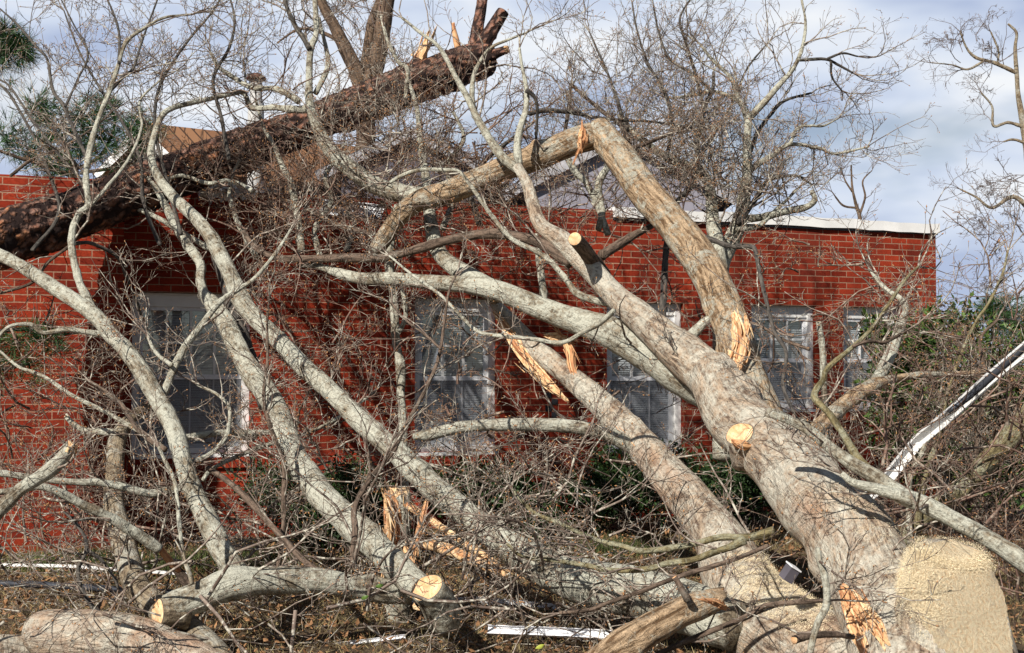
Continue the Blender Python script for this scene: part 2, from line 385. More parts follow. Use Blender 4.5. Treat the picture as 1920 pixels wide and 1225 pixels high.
    if jag:   # ragged ends
        for idx, sg in ((0, -1), (L-1, 1)):
            if (idx == 0 and 'B' in ends) or (idx and ('b' in ends or 'j' in ends)):
                V[idx] += t[idx]*sg*(rng.uniform(0, 1, ns)[:, None]*jag)
    bc = np.stack([np.cos(ang)[None]*r[:, None], np.sin(ang)[None]*r[:, None], arc[:, None]+0*ang[None]], 2)+sd_*.37
    V = V.reshape(-1, 3); bc = bc.reshape(-1, 3)
    i = np.arange(L-1)[:, None]*ns; j = np.arange(ns)[None]; j2 = (j+1) % ns
    q = np.stack([i+j, i+j2, i+ns+j2, i+ns+j], -1).reshape(-1, 4)
    mid = [0]*len(q); tris = []
    addV = []; addB = []; nv = len(V); quads2 = []
    for idx, sg, key in ((0, 0, 'C'), (L-1, 1, 'c')):
        ring0 = idx*ns; ce = V[ring0:ring0+ns].mean(0)
        tt = t[idx]*(1 if sg else -1)
        ring = [ring0+k for k in range(ns)]
        if key in ends:
            k0 = nv+len(addV)
            for k in range(ns):
                p = V[ring0+k]; addV.append(ce+(p-ce)*.93+tt*.004); addB.append((p-ce)*.93)
            addV.append(ce+tt*.006); addB.append([0, 0, 0])
            for k in range(ns):
                a, b2 = ring[k], ring[(k+1) % ns]; c2, d2_ = k0+(k+1) % ns, k0+k
                quads2.append((a, b2, c2, d2_) if sg else (b2, a, d2_, c2))
                tris.append((k0+k, k0+(k+1) % ns, k0+ns) if sg else (k0+(k+1) % ns, k0+k, k0+ns))
        else:
            k0 = nv+len(addV); addV.append(ce+tt*r[idx]*.35); addB.append(bc[ring0])
            for k in range(ns):
                tris.append((ring[k], ring[(k+1) % ns], k0) if sg else (ring[(k+1) % ns], ring[k], k0))
    if addV: V = np.vstack([V, addV]); bc = np.vstack([bc, addB])
    cutk = sum(1 for k in 'Cc' if k in ends)
    tm = []
    for idx, key in ((0, 'C'), (1, 'c')): tm += [1 if key in ends else 0]*ns
    wood = 'wood' if jag else 'cut'
    if 'B' in ends or 'b' in ends or 'j' in ends: tm = [1]*len(tm); wood = 'wood'
    allq = np.vstack([q, np.array(quads2).reshape(-1, 4)]) if quads2 else q
    mi = tm+[0]*len(allq)
    o = mesh(name, V, [np.array(tris), allq], [mat, wood], parent, True, mi, bc)
    return o, c
def blades(name, P0, dirn, n, ln, wd, parent, mat='wood', spread=.25, base=.05, flat=.35):
    """torn wood: long ragged blades rising from around P0 along dirn"""
    V = []; Fq = []; Ft = []; B = []
    dirn = nrm(np.array(dirn, float)); a = nrm(np.cross(dirn, [.2, .3, 1])); b = np.cross(dirn, a)
    for k in range(n):
        o = P0+a*rng.normal()*base+b*rng.normal()*base; d = nrm(dirn+a*rng.normal()*spread+b*rng.normal()*spread)
        l = ln*rng.uniform(.35, 1.1); w = wd*rng.uniform(.4, 1.2); s1 = nrm(np.cross(d, rng.normal(size=3))); s2 = np.cross(d, s1)
        M = 5; k0 = len(V); bend = rng.normal(size=3)*l*.08
        for m in range(M):
            f = m/(M-1); c = o+d*l*f+bend*f*f; ww = w*(1-f)**.7*(1+.3*rng.normal()*(0 < m < M-1)); tk = ww*flat
            for (x, y) in ((1, 0), (0, 1), (-1, 0), (0, -1)):
                V.append(c+s1*ww*x+s2*tk*y); B.append([x*ww, y*tk, l*f+k*.7])
        for m in range(M-1):
            for j in range(4): Fq.append((k0+m*4+j, k0+m*4+(j+1) % 4, k0+m*4+4+(j+1) % 4, k0+m*4+4+j))
    return mesh(name, V, [np.array(Fq)], mat, parent, False, None, B)
# ---------------------------------------------------------------- twigs
def clampw(Pn):
    """keep wood out of the brick wall and out of the ground"""
    d = (Pn-W0)@NO; s = (Pn[..., 0]-W0[0])*CT+(Pn[..., 1]-W0[1])*ST
    bad = (d < .06) & (Pn[..., 2] < 3.3) & (s < S_END+.1) & (d > -2.5)
    f2 = np.where(s < S_END+WXW, .34, 0.); bad = (d < .06+f2) & (Pn[..., 2] < 3.3) & (s < S_END+.1) & (d > -2.5)
    Pn = Pn+np.where(bad, .06+f2-d+rng.uniform(0, .05, d.shape), 0)[..., None]*NO
    Pn[..., 2] = np.maximum(Pn[..., 2], .015); return Pn
def tubes(Pn, Rr, sides=3):
    N, K, _ = Pn.shape; t = nrm(np.gradient(Pn, axis=1))
    h = nrm(rng.normal(size=(N, 1, 3))); n = nrm(np.cross(t, h+0*t)); b = np.cross(t, n)
    an = np.arange(sides)*2*math.pi/sides
    V = Pn[:, :, None, :]+(n[:, :, None, :]*np.cos(an)[:, None]+b[:, :, None, :]*np.sin(an)[:, None])*Rr[:, :, None, None]
    base = (np.arange(N)[:, None, None]*K+np.arange(K-1)[None, :, None])*sides; j = np.arange(sides)[None, None]; j2 = (j+1) % sides
    q = np.stack([base+j, base+j2, base+sides+j2, base+sides+j], -1).reshape(-1, 4)
    return V.reshape(-1, 3), q
def grow(org, d, ln, r0, K=6, wig=.25, up=.1, taper=.35):
    N = len(org); Pn = np.zeros((N, K, 3)); Pn[:, 0] = org; dd = nrm(d); st = (ln/(K-1))[:, None]
    drift = rng.normal(size=(N, 3))*wig*.5
    for k in range(1, K):
        dd = nrm(dd+rng.normal(size=(N, 3))*wig+drift+np.array([0, 0, up])); Pn[:, k] = Pn[:, k-1]+dd*st
    Pn = clampw(Pn)
    return Pn, r0[:, None]*np.linspace(1, taper, K)[None]
def children(Pn, Rr, ln, per, frac, ang=(.5, 1.1), lo=.15):
    N, K, _ = Pn.shape; cnt = rng.poisson(per, N); idx = np.repeat(np.arange(N), cnt); M = len(idx)
    f = rng.uniform(lo, 1, M)*(K-1); i0 = np.minimum(f.astype(int), K-2); w = (f-i0)[:, None]
    o = Pn[idx, i0]*(1-w)+Pn[idx, i0+1]*w; t = nrm(Pn[idx, i0+1]-Pn[idx, i0])
    p = nrm(np.cross(t, rng.normal(size=(M, 3)))); a = rng.uniform(*ang, M)[:, None]
    d = t*np.cos(a)+p*np.sin(a); r = Rr[idx, i0]*.62; l = ln[idx]*frac*rng.uniform(.45, 1.25, M)*(1.15-.5*f/(K-1))
    return o, d, l, r
WXW = wall_s(224)-S_END
class Twigs:
    def __init__(s): s.V = []; s.Q = []; s.n = 0; s.bud = []
    def add(s, Pn, Rr, sides=3):
        V, q = tubes(Pn, Rr, sides); s.V.append(V); s.Q.append(q+s.n); s.n += len(V)
    def spray(s, org, d, ln, r0, lv=3, per=(6, 4, 3), frac=(.5, .5, .45), wig=.22, up=.08, rmin=.0016, bud=.5):
        if len(org) == 0: return
        for k in range(lv+1):
            Pn, Rr = grow(org, d, ln, r0, 7 if k == 0 else 6 if k == 1 else 4, wig, up); Rr = np.maximum(Rr, rmin)
            s.add(Pn, Rr, 4 if k == 0 else 3)
            if k >= lv-1:
                m = rng.uniform(size=len(Pn)) < bud; s.bud.append(np.concatenate([Pn[m, -1], nrm(Pn[m, -1]-Pn[m, -2])], 1))
            if k < lv: org, d, ln, r0 = children(Pn, Rr, ln, per[k], frac[k])
            if len(org) == 0: break
    def build(s, parent, mat='twig', buds=True, name='twigs', budsize=.006, kind='stuff', label=None, cat=None):
        if not s.V: return
        V = [np.vstack(s.V)]; F_ = [np.vstack(s.Q)]; mi = [np.zeros(len(F_[0]), int)]; mats = [mat]
        if buds and s.bud and len(np.vstack(s.bud)):
            B = np.vstack(s.bud); p, t = B[:, :3], B[:, 3:]; N = len(B)
            n = nrm(np.cross(t, rng.normal(size=(N, 3)))); b = np.cross(t, n); sz = budsize*rng.uniform(.5, 1.5, N)[:, None]
            U = np.stack([p-t*sz*.4, p+t*sz*.5+n*sz*.55, p+t*sz*.5+b*sz*.55, p+t*sz*.5-n*sz*.55, p+t*sz*.5-b*sz*.55, p+t*sz*2.1], 1)
            f = np.array([(0, 2, 1), (0, 3, 2), (0, 4, 3), (0, 1, 4), (5, 1, 2), (5, 2, 3), (5, 3, 4), (5, 4, 1)])
            Fz = (f[None]+np.arange(N)[:, None, None]*6).reshape(-1, 3)+len(V[0])
            V.append(U.reshape(-1, 3)); F_.append(Fz); mi.append(np.ones(len(Fz), int)); mats.append('bud')
        o = mesh(name, np.vstack(V), F_, mats, parent, True, np.concatenate(mi))
        if kind: prop(o, label, cat, None, kind)
        return o
def seeds_box(n, x0, y0, x1, y1, d0, d1): return np.array([P(rng.uniform(x0, x1), rng.uniform(y0, y1), rng.uniform(d0, d1)) for _ in range(n)])
# ================================================================ SETTING
gx = 1500
ground = mesh('ground', [(-gx, -200, 0), (gx, -200, 0), (gx, gx, 0), (-gx, gx, 0)], [np.array([(0, 1, 2, 3)])], 'ground', None, False); prop(ground, kind='structure')
# ================================================================ THE BRICK HOUSE
house = empty('brick_house', CORNER, 'long low red brick building with a white roof edge behind the fallen trees', 'house', rz=TH)
SL = -26.0; ZT = 3.27; WD = .25
def S(px): return wall_s(px)-S_END
WX, WP = S(224), -.34      # the left end of the wall stands forward
wins = [(S(247), S(470), CH-.80, CH+.70, 4), (S(778), S(932), CH-.84, CH+.70, 3), (S(1138), S(1282), CH-.86, CH+.70, 3),
        (S(1410), S(1531), CH-.46, CH+.70, 3), (S(1582), S(1690), CH-.46, CH+.70, 3)]
def wall_mesh():
    V = []; Fq = []
    def q(*p): k = len(V); V.extend(p); Fq.append((k, k+1, k+2, k+3))
    q((SL, WP, 0), (WX, WP, 0), (WX, WP, ZT), (SL, WP, ZT)); q((WX, WP, 0), (WX, -.001, 0), (WX, -.001, ZT), (WX, WP, ZT)); q((SL, WP, ZT), (WX, WP, ZT), (WX, -.001, ZT), (SL, -.001, ZT)); q((SL, WP, 0), (SL, WP, ZT), (SL, -.001, ZT), (SL, -.001, 0))
    xs = sorted({WX, 0.} | {w[i] for w in wins for i in (0, 1)}); zs = sorted({0., ZT} | {w[i] for w in wins for i in (2, 3)})
    for i in range(len(xs)-1):
        for j in range(len(zs)-1):
            xm, zm = (xs[i]+xs[i+1])/2, (zs[j]+zs[j+1])/2
            if any(w[0] < xm < w[1] and w[2] < zm < w[3] for w in wins): continue
            x0, x1, z0, z1 = xs[i], xs[i+1], zs[j], zs[j+1]
            q((x0, 0, z0), (x1, 0, z0), (x1, 0, z1), (x0, 0, z1)); q((x1, WD, z0), (x0, WD, z0), (x0, WD, z1), (x1, WD, z1))
    for w in wins:
        x0, x1, z0, z1 = w[:4]
        q((x0, 0, z1), (x1, 0, z1), (x1, WD, z1), (x0, WD, z1)); q((x0, 0, z0), (x0, WD, z0), (x1, WD, z0), (x1, 0, z0))
        q((x0, 0, z0), (x0, 0, z1), (x0, WD, z1), (x0, WD, z0)); q((x1, 0, z0), (x1, WD, z0), (x1, WD, z1), (x1, 0, z1))
    q((WX, 0, ZT), (0, 0, ZT), (0, WD, ZT), (WX, WD, ZT)); q((SL, WD, 0), (SL, WD, ZT), (WX, WD, ZT), (WX, WD, 0)); q((SL, 0, ZT), (WX, 0, ZT), (WX, WD, ZT), (SL, WD, ZT)); q((0, 0, 0), (0, WD, 0), (0, WD, ZT), (0, 0, ZT))
    return mesh('wall', V, [np.array(Fq)], 'brick', house, False, world=False)
wall_mesh()
boxes('side_wall', [(-.25, WD+.003, 0, 0, 8, ZT), (SL, WD+.003, 0, SL+.25, 8, ZT), (SL, 8.003, 0, 0, 8.25, ZT)], 'brick', house)
boxes('flat_roof', [(SL+.26, WD+.01, 2.86, -.26, 7.99, 2.98)], 'rooftar', house)
# white metal coping along the right half of the parapet, slightly uneven
def coping(px0, px1, name='roof_coping', wob=.008):
    xs = np.linspace(S(px0), S(px1)+.03, 22); V = []; Fq = []
    for k, x in enumerate(xs):
        w = rng.normal()*wob
        V += [(x, -.045+w*.5, ZT-.075+w), (x, -.04+w*.5, ZT+.035+w), (x, WD+.04, ZT+.045), (x, WD+.04, ZT-.07)]
        if k:
            a = (k-1)*4; b = k*4
            for j in range(4): Fq.append((a+j, b+j, b+(j+1) % 4, a+(j+1) % 4))
    n = len(V); Fq += [(0, 1, 2, 3), (n-1, n-2, n-3, n-4)]
    return mesh(name, V, [np.array(Fq)], 'whitemetal', house, False, world=False)
coping(1150, 1757)
boxes('drip_edge', [(S(1150), -.015, ZT-.10, 0.02, .0-.003, ZT-.076)], 'darkmetal', house)
coping(370, 470, wob=.03); 
for (x0, x1, z0, z1, nc) in wins:
    fr = .07; y = .065; fw = x1-x0
    f = boxes('window', [(x0+.002, y, z0+.002, x0+fr, y+.10, z1-.002), (x1-fr, y, z0+.002, x1-.002, y+.10, z1-.002), (x0+fr, y+.012, z1-.13, x1-fr, y+.10, z1-.002),
              (x0+fr, y-.003, z1-.022, x1-fr, y+.010, z1-.006), (x0+fr, y+.002, z0+.002, x1-fr, y+.10, z0+.05)], 'whitemetal', house)
    zt, zb = z1-.13, z0+.05; zm = (zt+zb)/2+.005
    xa, xb = x0+fr, x1-fr; sf = .035
    boxes('upper_sash', [(xa, y+.03, zm-.02, xa+sf, y+.065, zt), (xb-sf, y+.03, zm-.02, xb, y+.065, zt), (xa+sf, y+.03, zt-sf, xb-sf, y+.065, zt), (xa+sf, y+.027, zm-.022, xb-sf, y+.067, zm+.022)], 'trim', f)
    boxes('lower_sash', [(xa, y+.068, zb, xa+sf, y+.095, zm-.024), (xb-sf, y+.068, zb, xb, y+.095, zm-.024), (xa+sf, y+.068, zb, xb-sf, y+.095, zb+sf)], 'trim', f)
    ws = xb-xa-2*sf; cols = [(xa+sf+ws*k/nc-.011, y+.036, zm+.023, xa+sf+ws*k/nc+.011, y+.052, zt-sf-.001) for k in range(1, nc)]
    zh = (zm+.022+zt-sf)/2; ed = [xa+sf]+[xa+sf+ws*k/nc for k in range(1, nc)]+[xb-sf]
    hz = [(ed[k]+(.0115 if k else .001), y+.036, zh-.011, ed[k+1]-(.0115 if k < nc-1 else .001), y+.052, zh+.011) for k in range(nc)]
    boxes('glazing_bars', cols+hz, 'whitemetal', f)
    # bars of the lower sash seen through the screen
    lc = [(xa+sf+ws*k/nc-.007, y+.08, zb+sf+.001, xa+sf+ws*k/nc+.007, y+.088, zm-.026) for k in range(1, nc)]
    boxes('glazing_bars', lc, 'trim', f)
    poly('pane', [(xa+sf, y+.056, zm+.02), (xb-sf, y+.056, zm+.02), (xb-sf, y+.056, zt-sf), (xa+sf, y+.056, zt-sf)], [(0, 1, 2, 3)], 'glass', f)
    poly('pane', [(xa+sf, y+.090, zb+sf), (xb-sf, y+.090, zb+sf), (xb-sf, y+.090, zm-.02), (xa+sf, y+.090, zm-.02)], [(0, 1, 2, 3)], 'glass', f)
    poly('insect_screen', [(xa+.002, y+.034, zb+.001), (xb-.002, y+.034, zb+.001), (xb-.002, y+.034, zm-.023), (xa+.002, y+.034, zm-.023)], [(0, 1, 2, 3)], 'screen', f)
    SV = []; SF = []; zz = zt-.03
    tilt = .021
    while zz > zb+.02:
        k = len(SV); sag = rng.normal()*.0015
        SV += [(xa+.01, y+.10, zz), (xb-.01, y+.10, zz+sag), (xb-.01, y+.112, zz+tilt+sag), (xa+.01, y+.112, zz+tilt)]; SF.append((k, k+1, k+2, k+3)); zz -= .0235
    poly('blind', SV, SF, 'blind', f)
    boxes('window_sill', [(x0+.003, -.02, z0-.035, x1-.003, y-.001, z0-.002), (x0+.003, y, z0-.035, x1-.003, WD, z0+.001)], 'whitemetal', f)
    boxes('brick_sill', [(x0-.06, -.03, z0-.135, x1+.06, -.002, z0-.037)], 'brickv', f)
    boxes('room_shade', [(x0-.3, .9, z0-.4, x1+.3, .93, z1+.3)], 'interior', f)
# outdoor lamp at the side wall near the corner
sl_ = boxes('wall_lamp', [(.001, .25, 2.72, .06, .45, 2.80), (.06, .22, 2.70, .09, .5, 2.83), (.0905, .26, 2.76, .10, .46, 2.82)], 'darkmetal', house)
# near-black blocks on the wall, painting the shaded gaps of openwork between middle windows
boxes('vent_gap_shade', [(S(1022)+.07*(k % 2), -.012, 1.02+.0677*k, S(1022)+.07*(k % 2)+.065, -.002, 1.02+.0677*k+.055) for k in range(7)], 'interior', house)
# gabled upper roofs behind the parapet: front triangle, siding, two roof slopes, white rakes
def gable(ax, ay, lx, ly, rx, ry, D, depth, parent, wallm, roofm, name_w='gable_wall', over=.12, base=1.2):
    A, Lp, Rp = P(ax, ay, D), P(lx, ly, D), P(rx, ry, D)
    A, Lp, Rp = [p-np.array([0, 0, 0]) for p in (A, Lp, Rp)]
    Rp[1] += .0; y = np.array([-ST*depth*.0+0, depth, 0]); dn = np.array([0, 0, base])
    V = [A, Lp, Rp, Lp-dn, Rp-dn]
    M = np.array(parent.matrix_basis.inverted()) if False else None
    inv = Matrix.Translation(parent.location) @ Matrix.Rotation(parent.rotation_euler.z, 4, 'Z'); inv = np.array(inv.inverted())
    loc = lambda p: (inv @ np.append(p, 1))[:3]
    mesh(name_w, [loc(v) for v in V+[v+y for v in V]], [np.array([(0, 1, 2), (5, 7, 6)]), np.array([(1, 3, 4, 2), (6, 7, 9, 8), (1, 6, 8, 3), (2, 4, 9, 7)])], wallm, parent, False, world=False)
    fr = np.array([0, -over, 0]); th = .09
    for (E, sgn) in ((Lp, -1), (Rp, 1)):
        d = nrm(E-A); up = nrm(np.cross(d, [0, 1, 0])); up = up if up[2] > 0 else -up
        a0, e0 = A+fr+up*.03, E+d*.35+fr+up*.03
        b = [a0, e0, e0+up*th, a0+up*th/abs(up[2])*.97 if False else a0+np.array([0, 0, th/abs(up[2])])]
        VV = b+[v+y+np.array([0, over*2, 0]) for v in b]
        mesh('roof_slope', [loc(v) for v in VV], [np.array([(0, 1, 2, 3), (7, 6, 5, 4), (0, 4, 5, 1), (1, 5, 6, 2), (2, 6, 7, 3)])], roofm, parent, False, world=False)
        o = [a0-np.array([0, .012, 0]), e0-np.array([0, .012, 0])]; u2 = up*.10
        b = [o[0]-np.array([0, 0, .07/abs(up[2])]), o[1]-up*.07, o[1]+up*th*.8, o[0]+np.array([0, 0, th*.8/abs(up[2])])]
        VV = b+[v+np.array([0, .010, 0]) for v in b]
        mesh('rake_board', [loc(v) for v in VV], [np.array([(0, 1, 2, 3), (7, 6, 5, 4), (0, 4, 5, 1), (1, 5, 6, 2), (2, 6, 7, 3)])], 'raketrim', parent, False, world=False)
simple('raketrim', (.42, .41, .43), .6, 0, .5, 6)
gable(1169, 262, 990, 352, 1335, 358, 17.0, 5, house, 'siding', 'rooftar')
simple('sidingdark', (.11, .10, .12), .8, 0, .3, 4)
gable(772, 256, 640, 318, 905, 322, 18.0, 5, house, 'sidingdark', 'rooftar')
# chimneys beyond the roof
nb = empty('neighbour_house', (P(330, 300, 24)[0], P(330, 300, 24)[1], 0), 'house beyond the parapet with a brown shingle roof and white gable', 'house')
def neighbour():
    A = P(306, 243, 24); Lp = P(244, 312, 24); Rp = P(372, 312, 24); L0 = np.array(nb.location)
    back = np.array([5.0, 3.5, 0.]); V = [A, Lp, Rp, Lp*[1, 1, 0], Rp*[1, 1, 0]]
    V2 = [v+back for v in V]
    mesh('wall', [v-L0 for v in V+V2], [np.array([(0, 1, 2), (5, 7, 6)]), np.array([(1, 3, 4, 2), (6, 7, 9, 8), (1, 6, 8, 3), (2, 4, 9, 7)])], 'chimneywhite', nb, False, world=False)
    fr = np.array([-.35, -.3, 0.])
    for E in (Lp, Rp):
        d = nrm(E-A); up = nrm(np.cross(d, back)); up = up if up[2] > 0 else -up
        b = [A+fr+up*.02, E+d*.3+fr+up*.02]; c = [v+back for v in b]; t = up*.1
        VV = [b[0], b[1], c[1], c[0], b[0]+t, b[1]+t, c[1]+t, c[0]+t]
        mesh('roof', [v-L0 for v in VV], [np.array([(0, 1, 2, 3), (4, 7, 6, 5), (0, 4, 5, 1), (1, 5, 6, 2), (2, 6, 7, 3)])], 'shingle', nb, False, world=False)
        w = [b[0]-fr*.02-[0, .02, 0], b[1]-[0, .02, 0]]; VV = [w[0]-[0, 0, .22], w[1]-up*.18, w[1]+t*.6, w[0]+[0, 0, .08]]; VV += [v+np.array([0, .015, 0]) for v in VV]
        mesh('rake_board', [v-L0 for v in VV], [np.array([(0, 1, 2, 3), (7, 6, 5, 4), (0, 4, 5, 1), (1, 5, 6, 2), (2, 6, 7, 3)])], 'whitemetal', nb, False, world=False)
neighbour()
ch = empty('chimney', (*P(480, 200, 19)[:2], 0), 'pale chimney flue with a rusty rain cap, above the leaning pine log', 'chimney')
def lathe(name, prof, mat, parent, sides=20):
    a = np.linspace(0, 2*math.pi, sides, endpoint=False); V = [(r*math.cos(t), r*math.sin(t), z) for (r, z) in prof for t in a]
    Fq = [(i*sides+j, i*sides+(j+1) % sides, (i+1)*sides+(j+1) % sides, (i+1)*sides+j) for i in range(len(prof)-1) for j in range(sides)]
    return mesh(name, V, [np.array(Fq)], mat, parent, True, world=False)
zc = P(480, 150, 19)[2]
lathe('flue', [(.0, 0), (.12, 0), (.12, zc-.35), (.09, zc-.3), (.09, zc)], 'chimneywhite', ch)
lathe('cap', [(.0, zc-.02), (.14, zc-.0), (.15, zc+.03), (.08, zc+.09), (0, zc+.11)], 'rustcap', ch)
# ================================================================ TREES: traced limbs
THINGS = {}
def parse(s): return [tuple(float(v) for v in q.split(',')) for q in s.split()]
def tree(key, name, label, cat, D0, lines, twig=None, raw=False, tmat='twig', group=None, budsize=.006, base=None, depthf=None):
    """lines: (part, mat, Dstart, Dend, ends, twigdensity, 'x,y,w ...')"""
    PP = PR if raw else P; rm_ = (lambda d: d) if raw else remap
    first = parse(lines[0][6]); p0 = PP(first[0][0], first[0][1], lines[0][2])
    root = empty(name, (p0[0], p0[1], max(0, p0[2]-first[0][2]/2*lines[0][2]/F)), label, cat, group); tw = Twigs()
    for (part, mat, Da, Db, ends, td, s) in lines:
        k = parse(s); x = np.array([q[0] for q in k]); y = np.array([q[1] for q in k])
        a = np.concatenate([[0], np.cumsum(np.hypot(np.diff(x), np.diff(y)))]); a /= a[-1]
        K = []
        for i, q in enumerate(k):
            D = Da+(Db-Da)*a[i]; p = PP(q[0], q[1], D)
            K.append((p[0], p[1], p[2], q[2]*.5*rm_(D)/F))
        K = np.array(K)
        pl = .034 if mat == 'pine' and K[0][3] > .12 else 0
        jag = .0
        if 'd' in ends: jag = K[-1][3]*.9; ends = ends.replace('d', '')+'j'
        if 'b' in ends or 'B' in ends: jag = K[-1][3]*1.2
        o, c = limb(part, K, mat, root, ends, rough=.02 if pl else .09 if K[:, 3].max() < .05 else .05, plate=pl, jag=jag)
        if 'b' in ends:
            t = K[-1][:3]-K[-2][:3]; blades('splinters', K[-1][:3]-nrm(t)*K[-1][3]*.5, t, 20, K[-1][3]*1.9, K[-1][3]*.25, root, base=K[-1][3]*.5, spread=.10)
        if 'B' in ends:
            t = K[0][:3]-K[1][:3]; blades('splinters', K[0][:3]-nrm(t)*K[0][3]*.5, t, 20, K[0][3]*1.9, K[0][3]*.25, root, base=K[0][3]*.5, spread=.10)
        if td:
            L = np.linalg.norm(np.diff(c[:, :3], axis=0), axis=1).sum(); rm = np.median(c[:, 3])
            n = rng.poisson(td*L*(5 if rm < .02 else 2.6 if rm < .05 else 1.6))
            if n:
                i = rng.integers(int(len(c)*.08), len(c)-1, n); t = nrm(c[i+1, :3]-c[i, :3])
                pp = nrm(np.cross(t, rng.normal(size=(n, 3)))); a_ = rng.uniform(.45, 1.1, n)[:, None]
                d = t*np.cos(a_)+pp*np.sin(a_); o_ = c[i, :3]+pp*c[i, 3:4]*.8
                r = np.minimum(c[i, 3]*.45, .0075*rng.uniform(.6, 1.5, n)); ln = rng.uniform(.25, .8, n)*(.6+.5*min(1, rm/.02))
                tw.spray(o_, d, ln, np.maximum(r, .0028), 2, (5, 3), (.5, .5), bud=.55)
            if K[-1][3] < .015:   # tip
                t = nrm(c[-1:, :3]-c[-3:-2, :3]); tw.spray(np.repeat(c[-1:, :3], 3, 0), np.repeat(t, 3, 0)+rng.normal(size=(3, 3))*.25, rng.uniform(.3, .7, 3), np.full(3, min(K[-1][3]*.9, .006)), 2, (5, 3), (.5, .5))
    if twig: twig(tw)
    tw.build(root, tmat, True, budsize=budsize)
    THINGS[key] = root; return root
exec_trees = True
# ---- the leaning pine log
pine = tree('pine', 'fallen_pine', 'huge scaly reddish pine log leaning over the brick parapet at the left', 'fallen tree', 10, [
 ('trunk', 'pine', 9.2, 13.9, 'c', 0, '-260,545,118 -80,480,110 0,447,106 100,415,99 210,375,90 320,333,84 430,292,78 520,258,74 600,224,70 670,194,70 760,163,75 840,135,73 905,112,66 915,110,60'),
 ('broken_limb', 'pine', 13.8, 14.2, '', 0, '893,110,30 897,60,24 905,10,20 912,-60,16'),
 ('broken_limb', 'pine', 13.8, 13.9, 'c', 0, '890,108,34 912,75,28 930,45,26 944,22,24'),
 ('broken_limb', 'pine', 13.8, 13.7, 'b', 0, '895,118,30 920,104,22 945,94,16'),
 ('broken_limb', 'rustwood', 13.7, 13.7, 'b', 0, '862,105,14 855,70,11 850,45,6'),
 ('broken_limb', 'pine', 13.35, 13.4, 'b', 0, '762,150,26 775,125,22 785,108,20')], tmat='twigred', raw=True)
blades('splinters', P(786, 112, 13.4), P(815, 55, 13.4)-P(786, 112, 13.4), 16, .40, .05, pine, base=.03, spread=.08)
